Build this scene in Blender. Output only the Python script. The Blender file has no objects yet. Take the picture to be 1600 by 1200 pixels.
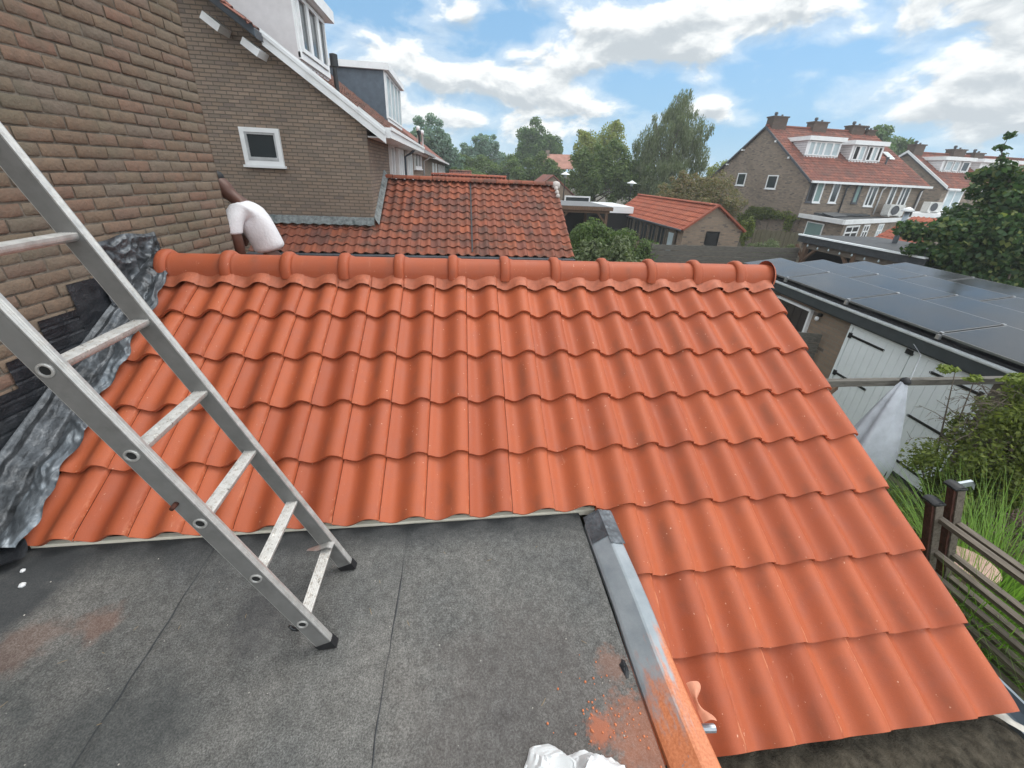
import bpy, math, random
from mathutils import Vector, Matrix, noise
from math import radians as R, sin, cos, pi
rnd = random.Random(7)
sc = bpy.context.scene
# ------------------------------------------------------------------ camera
cd = bpy.data.cameras.new('camera'); cam = bpy.data.objects.new('camera', cd); sc.collection.objects.link(cam)
CH = 4.45
def camrot(p, y, r):
    cp, sp, cy, sy, cr, sr = cos(p), sin(p), cos(y), sin(y), cos(r), sin(r)
    fw = Vector((sy*cp, cy*cp, -sp)); rt = Vector((cy, -sy, 0)); dn = fw.cross(rt)
    return cr*rt+sr*dn, -sr*rt+cr*dn, fw
r2, d2, fw = camrot(R(23.2232778), R(7.91175821), R(-2.76568644))
m = Matrix(((r2.x, -d2.x, -fw.x, 0), (r2.y, -d2.y, -fw.y, 0), (r2.z, -d2.z, -fw.z, CH), (0, 0, 0, 1)))
cam.matrix_world = m
cd.sensor_width = 36; cd.lens = 606.3777/1600*36; cd.shift_y = -69.548/1600
cd.clip_start = .05; cd.clip_end = 2000
sc.camera = cam
# ------------------------------------------------------------------ world and sun
SUN_EL, SUN_AZ = 60, 66          # azimuth from +Y towards +X
w = bpy.data.worlds.new("World"); sc.world = w; w.use_nodes = True
class NT:
    def __init__(s, nt): s.nt = nt; s.n = nt.nodes; s.l = nt.links
    def add(s, t, **k):
        n = s.n.new(t)
        for a, v in k.items():
            if a.startswith('i_'):
                key = a[2:]; key = int(key) if key.isdigit() else key.replace('_', ' ')
                s.put(n.inputs[key], v)
            else: setattr(n, a, v)
        return n
    def put(s, sock, v):
        if hasattr(v, 'links') and hasattr(v, 'is_output'): s.l.new(v, sock)
        elif isinstance(v, (tuple, list)) and len(v) == 3 and sock.type == 'RGBA': sock.default_value = (*v, 1)
        else: sock.default_value = v
    def math(s, op, a, b=0., c=0., clamp=False):
        n = s.n.new('ShaderNodeMath'); n.operation = op; n.use_clamp = clamp
        s.put(n.inputs[0], a); s.put(n.inputs[1], b); s.put(n.inputs[2], c); return n.outputs[0]
    def vmath(s, op, a, b=(0, 0, 0)):
        n = s.n.new('ShaderNodeVectorMath'); n.operation = op
        s.put(n.inputs[0], a); s.put(n.inputs[1], b); return n.outputs[1] if op in ('LENGTH', 'DISTANCE', 'DOT_PRODUCT') else n.outputs[0]
    def mix(s, f, a, b, t='MIX'):
        n = s.n.new('ShaderNodeMix'); n.data_type = 'RGBA'; n.blend_type = t
        s.put(n.inputs[0], f); s.put(n.inputs[6], a); s.put(n.inputs[7], b); return n.outputs[2]
    def ramp(s, f, stops, interp='LINEAR'):
        n = s.n.new('ShaderNodeValToRGB'); cr = n.color_ramp; cr.interpolation = interp
        while len(cr.elements) < len(stops): cr.elements.new(1)
        for e, (p, c) in zip(cr.elements, stops):
            e.position = p; e.color = (c, c, c, 1) if isinstance(c, (int, float)) else (*c, 1)
        s.put(n.inputs[0], f); return n.outputs[0]
    def map(s, v, a, b, c=0., d=1.):
        n = s.n.new('ShaderNodeMapRange'); n.interpolation_type = 'SMOOTHSTEP'
        for i, x in enumerate((v, a, b, c, d)): s.put(n.inputs[i], x)
        return n.outputs[0]
    def noise(s, vec, sc_, det=3., rough=.55, dist=0.):
        n = s.n.new('ShaderNodeTexNoise'); s.put(n.inputs['Vector'], vec); n.inputs['Scale'].default_value = sc_
        n.inputs['Detail'].default_value = det; n.inputs['Roughness'].default_value = rough; n.inputs['Distortion'].default_value = dist
        return n.outputs[0]
W = NT(w.node_tree); W.n.clear()
sky = W.add('ShaderNodeTexSky', sky_type='NISHITA', sun_disc=False, sun_elevation=R(SUN_EL), sun_rotation=R(SUN_AZ), altitude=20, air_density=1.0, dust_density=.9, ozone_density=1.6)
tc = W.add('ShaderNodeTexCoord'); D = tc.outputs['Generated']
BANKS = ((-4, 10.6, 9, 2.6, .34), (8, 9.6, 9, 2.6, .32), (15, 8.2, 6, 2., .2), (0, 6.2, 15, 1.9, .24), (22, 14.8, 10, 3.2, .42), (32, 16.6, 10, 2.2, .3), (13, 12.6, 7, 1.7, .24),
         (48, 16.5, 10, 2.6, .26), (56, 10.5, 8, 6, .36), (52, 6.5, 9, 3., .2), (31, 8.2, 2.4, 2., .3), (1, 16.2, 3, 1.4, .16), (-7, 13.5, 4, 1.2, .14), (42, 13.8, 2.5, .9, .16), (39, 10.8, 2.0, .8, .1),
         (38, 11.3, 8, 3.2, -.34), (37, 7.2, 4.5, 3.4, -.30), (24.5, 9.2, 4.5, 2., -.34), (-10, 16.5, 9, 2.6, -.34), (6, 15.2, 6, 1.8, -.22), (44, 12.2, 4, 2., -.15))
sep = W.add('ShaderNodeSeparateXYZ', i_0=D)
azn = W.math('MULTIPLY', W.math('ARCTAN2', sep.outputs[0], sep.outputs[1]), 57.2958)
eln = W.math('MULTIPLY', W.math('ARCSINE', sep.outputs[2]), 57.2958)
def density(el, vec):
    base = W.noise(vec, 8.2, 9., .55, .25)
    base = W.math('ADD', W.math('MULTIPLY', W.math('SUBTRACT', base, .5), 1.25), .485)
    acc = W.math('ADD', base, W.math('ADD', W.math('MULTIPLY', W.map(el, 20., 45.), .26), W.math('MULTIPLY', W.map(W.math('ABSOLUTE', azn), 70., 110.), .16)))
    for a, e, ra, re, am in BANKS:
        q = W.vmath('LENGTH', W.add('ShaderNodeCombineXYZ', i_0=W.math('DIVIDE', W.math('SUBTRACT', azn, float(a)), float(ra)), i_1=W.math('DIVIDE', W.math('SUBTRACT', el, float(e)), float(re)), i_2=0.).outputs[0])
        acc = W.math('ADD', acc, W.math('MULTIPLY', W.map(q, 0., 1.25, 1., 0.), float(am)))
    return acc
V0 = W.vmath('MULTIPLY', D, (1., 1., 1.9))
den = density(eln, V0)
den2 = density(W.math('ADD', eln, .75), W.vmath('ADD', V0, (0, 0, .03)))
mask = W.map(den, .43, .66)
thin = W.math('MULTIPLY', W.map(den, .30, .52), .35)
mask = W.math('MAXIMUM', mask, thin)
lit = W.math('SUBTRACT', den, den2)
shade = W.map(W.math('ADD', lit, W.math('MULTIPLY', W.math('SUBTRACT', .74, den), .42)), -.15, .17, 0., 1.)
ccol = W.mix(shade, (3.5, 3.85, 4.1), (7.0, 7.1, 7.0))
rearb = W.map(W.math('ABSOLUTE', azn), 62., 105., 1., 2.3)  # clouds out of view brightened as added fill on walls and doors
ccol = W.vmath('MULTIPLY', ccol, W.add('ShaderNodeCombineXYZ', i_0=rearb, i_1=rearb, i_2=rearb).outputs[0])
skyc = W.mix(1., sky.outputs[0], (.60, .80, .92), 'MULTIPLY')
skyc = W.mix(W.map(eln, 0., 14., .85, .6), skyc, (1.6, 3.35, 5.1))
hazeb = W.map(eln, 0., 7., .55, 0.)
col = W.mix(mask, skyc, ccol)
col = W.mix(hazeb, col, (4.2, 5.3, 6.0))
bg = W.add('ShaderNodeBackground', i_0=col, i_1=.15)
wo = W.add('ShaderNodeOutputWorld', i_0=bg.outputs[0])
sd = bpy.data.lights.new('sun', 'SUN'); sd.energy = 1.7; sd.angle = R(30); sd.color = (1, .96, .9)
sun = bpy.data.objects.new('sun', sd); sc.collection.objects.link(sun)
sv = Vector((sin(R(SUN_AZ))*cos(R(SUN_EL)), cos(R(SUN_AZ))*cos(R(SUN_EL)), sin(R(SUN_EL))))
sun.rotation_euler = sv.to_track_quat('Z', 'Y').to_euler()
sc.view_settings.view_transform = 'Standard'; sc.view_settings.look = 'None'
sc.view_settings.exposure = 0.17; sc.view_settings.gamma = 1; sc.view_settings.use_curve_mapping = False
try:
    sc.cycles.max_bounces = 6; sc.cycles.transparent_max_bounces = 8
except Exception: pass
# ------------------------------------------------------------------ materials
def mat(name):
    m = bpy.data.materials.new(name); m.use_nodes = True; t = NT(m.node_tree); b = t.n['Principled BSDF']; return m, t, b
def coords(t, kind='Object'):
    return t.add('ShaderNodeTexCoord').outputs[kind]
def bump(t, b, h, strength, dist):
    n = t.add('ShaderNodeBump', i_Height=h); n.inputs['Strength'].default_value = strength; n.inputs['Distance'].default_value = dist
    t.l.new(n.outputs[0], b.inputs['Normal'])
def island(t): return t.add('ShaderNodeNewGeometry').outputs['Random Per Island']
def pos(t): return t.add('ShaderNodeNewGeometry').outputs['Position']
def plain(name, col, rough=.6, metal=0., var=.12, sc_=8., bmp=.0, spec=.5, dark=None, darkamt=.0):
    m, t, b = mat(name); o = pos(t)
    n = t.noise(o, sc_, 5., .6)
    lo = tuple(c*(1-var*1.6) for c in col); hi = tuple(min(1, c*(1+var*1.6)) for c in col)
    c = t.ramp(n, ((.25, lo), (.75, hi)))
    if dark:
        n2 = t.noise(o, sc_*.35, 6., .65); c = t.mix(t.map(n2, .5, .7, 0., darkamt), c, dark)
    t.l.new(c, b.inputs['Base Color']); b.inputs['Roughness'].default_value = rough; b.inputs['Metallic'].default_value = metal
    b.inputs['Specular IOR Level'].default_value = spec
    if bmp: bump(t, b, t.noise(o, sc_*6, 4.), bmp, .01)
    return m
def tilemat(name, cols, dirt, dirtamt, rough=.55, grain=.25, sc_=9., scuff=0., spec=.35):
    m, t, b = mat(name); o = pos(t); r = island(t)
    c = t.ramp(r, [(i/(max(1, len(cols)-1)), k) for i, k in enumerate(cols)])
    n = t.noise(o, sc_, 5., .6); c = t.mix(t.map(n, .42, .75, 0., dirtamt), c, dirt)
    f = t.noise(o, 260., 2., .7); c = t.mix(.22*grain/.25, c, t.ramp(f, ((.3, .45), (.7, 1.)) ), 'MULTIPLY')
    if scuff:
        s = t.noise(t.vmath('MULTIPLY', o, (28, 9, 9)), 1., 6., .75, 1.2)
        c = t.mix(t.math('MULTIPLY', t.map(s, .64, .74), scuff), c, (.72, .42, .28))
        sx = t.add('ShaderNodeSeparateXYZ', i_0=o)
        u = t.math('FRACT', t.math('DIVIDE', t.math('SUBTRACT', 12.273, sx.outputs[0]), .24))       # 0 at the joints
        jl = t.math('MINIMUM', t.map(u, .0, .10, 1., 0.), 1.)
        k = t.noise(t.vmath('MULTIPLY', o, (60, 14, 14)), 1., 6., .8, .5)
        lowr = t.map(sx.outputs[1], .9, 2.0, 1., .25)
        c = t.mix(t.math('MULTIPLY', t.math('MULTIPLY', jl, t.map(k, .50, .62)), lowr), c, (.70, .30, .17))
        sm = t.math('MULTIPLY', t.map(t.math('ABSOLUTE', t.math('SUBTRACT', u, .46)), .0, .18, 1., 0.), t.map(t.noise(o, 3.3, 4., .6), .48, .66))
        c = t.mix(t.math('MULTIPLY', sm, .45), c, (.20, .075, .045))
        sp = t.noise(o, 55., 2., .6); c = t.mix(t.math('MULTIPLY', t.map(sp, .72, .76), .7), c, (.78, .5, .36))
    t.l.new(c, b.inputs['Base Color']); b.inputs['Roughness'].default_value = rough; b.inputs['Specular IOR Level'].default_value = spec
    bump(t, b, t.math('ADD', t.noise(o, 180., 3.), t.noise(o, 12., 3.)), grain, .003)
    return m
def brickmat(name, c1, c2, mortar, bw=.2, bh=.0748, ms=.006, bmp=.6, dark=(.12, .10, .09), grey=None):
    m, t, b = mat(name); uv = coords(t, 'UV')
    o = pos(t)
    wob = t.vmath('MULTIPLY', t.vmath('SUBTRACT', t.add('ShaderNodeTexNoise', i_Vector=o, i_Scale=9.).outputs[1], (.5, .5, .5)), (.012, .012, 0))
    v = t.vmath('ADD', uv, wob)
    br = t.add('ShaderNodeTexBrick', offset=.5, i_Vector=v); br.inputs['Color1'].default_value = (0, 0, 0, 1); br.inputs['Color2'].default_value = (1, 1, 1, 1)
    br.inputs['Mortar'].default_value = (.5, .5, .5, 1); br.inputs['Scale'].default_value = 1; br.inputs['Mortar Size'].default_value = ms
    br.inputs['Mortar Smooth'].default_value = .25; br.inputs['Brick Width'].default_value = bw; br.inputs['Row Height'].default_value = bh
    r = br.outputs[0]; fac = br.outputs[1]
    mid = tuple((a+b_)/2 for a, b_ in zip(c1, c2)); g = grey or tuple(x*.8 for x in mid)
    c = t.ramp(r, ((0, c1), (.3, mid), (.55, g), (.8, c2), (1, dark)))
    n = t.noise(o, 3., 6., .65); c = t.mix(t.map(n, .35, .7, 0., .45), c, g)
    c = t.mix(fac, c, mortar)
    n3 = t.noise(o, .5, 4., .6); c = t.mix(t.map(n3, .4, .7, 0., .35), c, t.mix(1., c, (.55, .55, .56), 'MULTIPLY'))
    t.l.new(c, b.inputs['Base Color']); b.inputs['Roughness'].default_value = .9; b.inputs['Specular IOR Level'].default_value = .2
    h = t.math('ADD', t.math('MULTIPLY', t.math('SUBTRACT', 1., fac), 1.), t.math('MULTIPLY', t.noise(o, 40., 4.), .5))
    bump(t, b, h, bmp, .012)
    return m
M = {}
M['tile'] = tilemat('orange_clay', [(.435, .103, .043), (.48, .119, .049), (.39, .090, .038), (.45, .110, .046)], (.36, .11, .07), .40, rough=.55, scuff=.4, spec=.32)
M['tile_old'] = tilemat('weathered_clay', [(.26, .092, .058), (.31, .10, .060), (.23, .086, .058), (.35, .112, .062), (.22, .088, .066), (.18, .076, .057)], (.10, .066, .054), .85, rough=.8, grain=.4, sc_=2.6, spec=.2)
M['tile_red'] = tilemat('red_clay', [(.40, .105, .055), (.32, .085, .05), (.44, .13, .07)], (.25, .09, .06), .6, rough=.7, sc_=1.2)
M['tile_brown'] = tilemat('brown_red_clay', [(.24, .088, .062), (.18, .07, .055), (.30, .11, .075), (.14, .07, .058)], (.12, .068, .058), .85, rough=.8, sc_=.9)
def brickgeo():
    m, t, b = mat('hand_moulded_brick'); o = pos(t); r = island(t)
    c = t.ramp(r, ((0, (.185, .132, .096)), (.18, (.205, .148, .106)), (.36, (.195, .155, .117)), (.5, (.215, .155, .112)), (.66, (.22, .135, .10)), (.8, (.18, .147, .118)), (1, (.205, .158, .118))))
    n = t.noise(o, 22., 6., .65); c = t.mix(t.map(n, .35, .75, 0., .55), c, (.13, .105, .085))
    n = t.noise(o, 90., 3., .6); c = t.mix(t.map(n, .55, .8, 0., .4), c, (.24, .20, .165))
    n = t.noise(o, 2.2, 4., .6); c = t.mix(t.map(n, .45, .7, 0., .4), c, (.115, .125, .09))
    t.l.new(c, b.inputs['Base Color']); b.inputs['Roughness'].default_value = .9; b.inputs['Specular IOR Level'].default_value = .15
    bump(t, b, t.math('ADD', t.noise(o, 60., 5., .65), t.math('MULTIPLY', t.noise(o, 14., 3.), 1.5)), .7, .008)
    return m
M['brick_geo'] = brickgeo()
M['mortar'] = plain('grey_mortar', (.155, .135, .112), .95, var=.3, sc_=14, bmp=.6, spec=.1)
M['brick_near'] = brickmat('brown_brick', (.24, .165, .12), (.29, .20, .15), (.22, .195, .165), ms=.006)
M['brick_house'] = brickmat('brown_grey_brick', (.27, .20, .15), (.325, .245, .19), (.14, .12, .10), bw=.215, bh=.0715, ms=.009, bmp=.8, dark=(.19, .15, .13), grey=(.225, .18, .145))
M['brick_far'] = brickmat('grey_brown_brick', (.29, .22, .17), (.34, .265, .20), (.22, .195, .165), bw=.25, bh=.09, ms=.012, grey=(.19, .155, .125))
M['brick_shed'] = brickmat('sandy_brick', (.30, .22, .16), (.35, .25, .18), (.26, .22, .18), bw=.22, bh=.08, ms=.01, grey=(.25, .19, .145))
M['white'] = plain('white_paint', (.78, .79, .80), .45, var=.04, sc_=4, dark=(.5, .5, .47), darkamt=.3)
M['white_blue'] = plain('white_door_paint', (.84, .88, .90), .5, var=.03, sc_=3)
M['cream'] = plain('cream_board', (.86, .81, .68), .6, var=.06, sc_=10)
M['lap'] = plain('pale_siding', (.62, .60, .61), .6, var=.05, sc_=6)
M['darkblue'] = plain('slate_siding', (.085, .11, .14), .6, var=.15, sc_=5)
M['soffit'] = plain('dark_soffit', (.07, .075, .085), .7, var=.2, sc_=5)
M['black'] = plain('black_paint', (.012, .013, .015), .4, var=.1)
M['dark'] = plain('dark_interior', (.015, .015, .015), .9, var=.2)
M['rubber'] = plain('black_rubber', (.012, .012, .014), .6, var=.2, sc_=30)
M['grey_plastic'] = plain('grey_plastic', (.45, .46, .47), .5)
def glass():
    m, t, b = mat('window_glass'); b.inputs['Base Color'].default_value = (.03, .04, .045, 1); b.inputs['Roughness'].default_value = .06
    b.inputs['Specular IOR Level'].default_value = .9; return m
M['glass'] = glass()
M['curtain_sky'] = plain('curtain_sky_sheen', (.40, .48, .51), .5, var=.12, sc_=3)  # curtain tone; its pale blue also paints sky reflected in the panes
M['blind'] = plain('green_blind', (.18, .28, .27), .35, var=.08, sc_=2)
def bitumen():
    m, t, b = mat('bitumen_felt'); o = pos(t)
    big = t.noise(o, 1.3, 5., .6); c = t.ramp(big, ((.3, (.092, .095, .096)), (.5, (.125, .125, .12)), (.72, (.165, .16, .15))))
    g = t.noise(o, 170., 3., .85); c = t.mix(1., c, t.ramp(g, ((.36, .52), (.5, .95), (.64, 1.55))), 'MULTIPLY')
    g0 = t.noise(o, 28., 4., .7); c = t.mix(.6, c, t.ramp(g0, ((.3, .55), (.7, 1.5))), 'MULTIPLY')
    g2 = t.noise(t.vmath('MULTIPLY', o, (140, 60, 60)), 1., 3., .7); c = t.mix(t.map(g2, .6, .72, 0., .35), c, (.25, .25, .24))
    def blob(x, y, r, amt, col, c, ns=7.):
        d = t.vmath('DISTANCE', t.vmath('MULTIPLY', o, (1, 1, 0)), (x, y, 0)); n = t.noise(o, ns, 5., .65)
        k = t.map(t.math('ADD', t.math('DIVIDE', d, r), t.math('MULTIPLY', t.math('SUBTRACT', n, .5), 1.8)), .45, 1.1, amt, 0.)
        return t.mix(k, c, col)
    c = blob(-1.95, .62, .55, .5, (.035, .045, .048), c, 4.); c = blob(-1.2, .75, .30, .5, (.035, .042, .045), c, 4.)
    c = blob(-.86, 1.18, .17, .45, (.045, .045, .05), c, 4.); c = blob(-2.0, 1.35, .3, .8, (.04, .045, .05), c, 4.)
    c = blob(-1.72, 1.14, .12, .22, (.26, .105, .06), c, 9.); c = blob(-1.5, 1.2, .09, .28, (.28, .11, .06), c, 9.)
    c = blob(.62, .62, .16, .55, (.40, .14, .07), c, 40.); c = blob(.47, .66, .055, .8, (.55, .17, .08), c, 50.)
    c = blob(.58, .85, .07, .4, (.30, .13, .08), c, 30.); c = blob(.2, .7, .5, .3, (.10, .08, .075), c, 6.)
    # darker towards the eave, with a noisy edge
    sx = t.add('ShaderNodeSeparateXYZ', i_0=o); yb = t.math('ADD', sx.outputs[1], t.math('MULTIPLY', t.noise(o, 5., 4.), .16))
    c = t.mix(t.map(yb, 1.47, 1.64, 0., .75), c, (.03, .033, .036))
    t.l.new(c, b.inputs['Base Color']); b.inputs['Roughness'].default_value = .85; b.inputs['Specular IOR Level'].default_value = .3
    bump(t, b, t.math('ADD', g, t.math('MULTIPLY', t.noise(o, 18., 4.), 1.)), .5, .004)
    return m
M['bitumen'] = bitumen()
M['moss'] = plain('mossy_felt', (.075, .065, .05), .95, var=.4, sc_=22, bmp=1., spec=.1, dark=(.022, .02, .016), darkamt=.9)
M['felt_black'] = plain('black_felt', (.035, .04, .045), .65, var=.25, sc_=12, bmp=.3, dark=(.10, .105, .11), darkamt=.5)
M['step'] = plain('black_bitumen_paint', (.014, .016, .020), .42, var=.3, sc_=14, bmp=.5, dark=(.05, .055, .06), darkamt=.5)
def leadm():
    m, t, b = mat('lead_sheet'); o = pos(t); n = t.noise(o, 7., 5., .6, .8)
    c = t.ramp(n, ((.3, (.055, .06, .068)), (.5, (.10, .115, .13)), (.7, (.22, .25, .28))))
    t.l.new(c, b.inputs['Base Color']); b.inputs['Metallic'].default_value = .45
    t.l.new(t.ramp(n, ((.3, .55), (.7, .38))), b.inputs['Roughness'])
    bump(t, b, t.noise(t.vmath('MULTIPLY', o, (1.6, .7, 1.)), 26., 3., .5, 1.2), .35, .012)
    return m
M['lead'] = leadm(); M['lead_dark'] = plain('dirty_valley_lead', (.10, .108, .118), .42, .5, var=.5, sc_=13, bmp=.4, dark=(.018, .02, .022), darkamt=.95)
M['lead_old'] = plain('weathered_lead', (.19, .205, .205), .7, .3, var=.35, sc_=14, bmp=.5, dark=(.05, .07, .07), darkamt=.9)
def trimm():
    m, t, b = mat('zinc_edge_trim'); o = pos(t); n = t.noise(o, 7., 6., .65)
    c = t.ramp(n, ((.3, (.24, .28, .31)), (.7, (.36, .40, .43))))
    s = t.add('ShaderNodeSeparateXYZ', i_0=o)
    k = t.math('ADD', s.outputs[1], t.math('MULTIPLY', t.math('SUBTRACT', t.noise(t.vmath('MULTIPLY', o, (30, 9, 9)), 1., 5., .7), .5), .75))
    k = t.math('SUBTRACT', k, t.math('MULTIPLY', t.map(s.outputs[0], .77, .79), .16))
    dust = t.map(k, .60, .84, 1., 0.)
    c = t.mix(dust, c, t.ramp(t.noise(o, 120., 3.), ((.3, (.50, .15, .06)), (.7, (.66, .24, .11)))))
    wear = t.math('MULTIPLY', t.map(t.noise(o, 13., 5., .7), .58, .64), t.map(s.outputs[1], .5, .62, 1., 0.))
    c = t.mix(wear, c, (.2, .22, .24))
    t.l.new(c, b.inputs['Base Color']); t.l.new(t.math('SUBTRACT', .2, t.math('MULTIPLY', dust, .2)), b.inputs['Metallic'])
    b.inputs['Roughness'].default_value = .5; bump(t, b, n, .25, .01)
    return m
M['trim'] = trimm()
M['zinc'] = plain('zinc', (.34, .38, .42), .4, .6, var=.15, sc_=9, bmp=.1)
def alum(name, dirt):
    m, t, b = mat(name); o = pos(t)
    n = t.noise(o, 30., 5., .65); c = t.ramp(n, ((.3, (.44, .435, .42)), (.7, (.60, .59, .57))))
    n2 = t.noise(o, 75., 5., .75); c = t.mix(t.map(n2, .50, .66, 0., dirt), c, (.30, .26, .22))
    n3 = t.noise(o, 42., 6., .8); c = t.mix(t.map(n3, .60, .66, 0., dirt), c, (.10, .085, .07))
    n4 = t.noise(t.vmath('MULTIPLY', o, (1, 1, 1)), 44., 4., .8); c = t.mix(t.map(n4, .6, .66, 0., dirt*.9), c, (.75, .72, .66))
    t.l.new(c, b.inputs['Base Color']); t.l.new(t.map(n2, .5, .66, .55, .55-dirt*.5), b.inputs['Metallic'])
    t.l.new(t.map(n, .3, .7, .38, .55), b.inputs['Roughness']); bump(t, b, n2, .15, .003)
    return m
M['alu'] = alum('brushed_aluminium', .35); M['alu_dirty'] = alum('mortar_stained_aluminium', 1.); M['alu_web_shade'] = plain('shaded_grey_aluminium', (.23, .227, .22), .5, .35, var=.08, sc_=20, dark=(.12, .115, .11), darkamt=.5)  # rail web painted darker than the flanges to carry its shade
def woodm(name, c1, c2, dark, sx=(3, 3, 3), rough=.8):
    m, t, b = mat(name); o = coords(t); r = island(t)
    n = t.noise(t.vmath('MULTIPLY', o, sx), 6., 6., .7, .4)
    c = t.ramp(n, ((.25, dark), (.5, c1), (.75, c2)))
    c = t.mix(.5, c, t.ramp(r, ((0, .6), (1, 1.15))), 'MULTIPLY')
    t.l.new(c, b.inputs['Base Color']); b.inputs['Roughness'].default_value = rough; b.inputs['Specular IOR Level'].default_value = .25
    bump(t, b, n, .5, .006); return m
M['wood_grey'] = woodm('weathered_grey_wood', (.15, .125, .10), (.24, .205, .17), (.05, .042, .035), (6, .8, 6))
M['wood_grey_x'] = woodm('weathered_grey_boards', (.13, .12, .105), (.19, .175, .155), (.05, .047, .04), (.8, 6, 6))
M['wood_brown'] = woodm('brown_timber', (.14, .085, .055), (.21, .13, .085), (.05, .03, .02), (5, 5, 1))
M['wood_red'] = woodm('red_brown_stained_wood', (.075, .028, .02), (.12, .045, .03), (.02, .01, .008), (8, 8, 1))
M['wood_olive'] = woodm('greenish_fence_boards', (.13, .115, .075), (.19, .165, .11), (.05, .05, .03), (8, 8, .8))
def panelm():
    m, t, b = mat('solar_glass'); uv = coords(t); s = t.add('ShaderNodeSeparateXYZ', i_0=pos(t))
    b.inputs['Base Color'].default_value = (.035, .036, .038, 1); b.inputs['Roughness'].default_value = .13; b.inputs['IOR'].default_value = 1.45; b.inputs['Specular IOR Level'].default_value = .5
    n = t.noise(pos(t), 1.6, 4.); t.l.new(t.map(n, .3, .7, .10, .24), b.inputs['Roughness'])
    return m
M['panel'] = panelm()
M['frame_dark'] = plain('dark_anodised_frame', (.05, .052, .055), .35, .7, var=.1); M['frame_edge'] = plain('panel_frame_edge', (.22, .225, .23), .4, .5, var=.1)
M['clamp'] = plain('bright_clamp', (.75, .76, .78), .3, .8, var=.05)
M['ground'] = plain('garden_soil', (.10, .085, .06), .95, var=.35, sc_=3, bmp=.5, dark=(.05, .07, .03), darkamt=.9)
M['lawn'] = plain('lawn_green', (.06, .085, .03), .95, var=.4, sc_=5, bmp=.5)
M['shirt'] = plain('white_cotton', (.70, .69, .71), .9, var=.06, sc_=9, bmp=.6, dark=(.5, .47, .47), darkamt=.4)
M['skin'] = plain('dark_skin', (.10, .042, .028), .5, var=.12, sc_=12)
M['hair'] = plain('black_hair', (.01, .01, .011), .6, var=.2)
M['trousers'] = plain('dark_trousers', (.022, .026, .034), .85, var=.2)
M['cloth_grey'] = plain('grey_cover_fabric', (.47, .49, .54), .7, var=.14, sc_=5, bmp=.4, dark=(.36, .37, .40), darkamt=.6)
M['bag'] = plain('white_plastic_bag', (.80, .84, .86), .38, var=.03, sc_=6)
M['pink_stone'] = plain('speckled_terracotta', (.46, .30, .25), .8, var=.12, sc_=30)
M['bark'] = plain('bark', (.10, .08, .06), .95, var=.3, sc_=12, bmp=.6)
def leafm(name, cols, trans=.35, rough=.5):
    m, t, b = mat(name); r = island(t)
    c = t.ramp(r, [(i/(len(cols)-1), k) for i, k in enumerate(cols)])
    t.l.new(c, b.inputs['Base Color']); b.inputs['Roughness'].default_value = rough; b.inputs['Specular IOR Level'].default_value = .3
    tr = t.add('ShaderNodeBsdfTranslucent'); t.l.new(t.mix(1., c, (1.3, 1.5, .8), 'MULTIPLY'), tr.inputs[0])
    mx = t.add('ShaderNodeMixShader', i_0=trans); t.l.new(b.outputs[0], mx.inputs[1]); t.l.new(tr.outputs[0], mx.inputs[2])
    t.l.new(mx.outputs[0], t.n['Material Output'].inputs[0]); return m
M['leaf_dark'] = leafm('leaf_dark', [(0.052, 0.100, 0.034), (0.096, 0.170, 0.054), (0.072, 0.129, 0.046), (0.168, 0.239, 0.077)])
M['leaf_mid'] = leafm('leaf_mid', [(0.075, 0.121, 0.039), (0.122, 0.176, 0.060), (0.094, 0.144, 0.052), (0.189, 0.239, 0.079)])
M['leaf_light'] = leafm('leaf_light', [(0.166, 0.206, 0.060), (0.248, 0.284, 0.087), (0.207, 0.241, 0.080), (0.353, 0.343, 0.107)])
M['leaf_willow'] = leafm('leaf_silver_green', [(0.079, 0.111, 0.048), (0.131, 0.165, 0.079), (0.211, 0.238, 0.135), (0.105, 0.133, 0.061)])
M['leaf_haze'] = leafm('leaf_painted_haze', [(0.142, 0.223, 0.182), (0.203, 0.284, 0.234), (0.162, 0.243, 0.203), (0.263, 0.344, 0.284)])  # distance haze painted into the leaf colour, paler and bluer
M['leaf_bronze'] = leafm('leaf_bronze', [(0.133, 0.140, 0.062), (0.218, 0.180, 0.094), (0.156, 0.156, 0.070), (0.312, 0.203, 0.133)])
M['leaf_maple'] = leafm('leaf_maple', [(0.025, 0.060, 0.020), (0.044, 0.094, 0.029), (0.065, 0.122, 0.035), (0.028, 0.075, 0.026), (0.201, 0.229, 0.070)])
M['leaf_bush'] = leafm('leaf_bush', [(0.068, 0.093, 0.021), (0.134, 0.166, 0.036), (0.201, 0.233, 0.043), (0.090, 0.121, 0.029)])
M['leaf_yellow'] = leafm('leaf_yellow', [(.16, .21, .04), (.24, .28, .06), (.13, .18, .04)])
M['leaf_heather'] = leafm('heather_flower', [(.22, .12, .15), (.14, .09, .09), (.30, .18, .22), (.07, .08, .04)])
M['grass'] = leafm('grass_blade', [(0.113, 0.225, 0.032), (0.193, 0.338, 0.056), (0.274, 0.419, 0.097), (0.081, 0.161, 0.032)])
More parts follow.
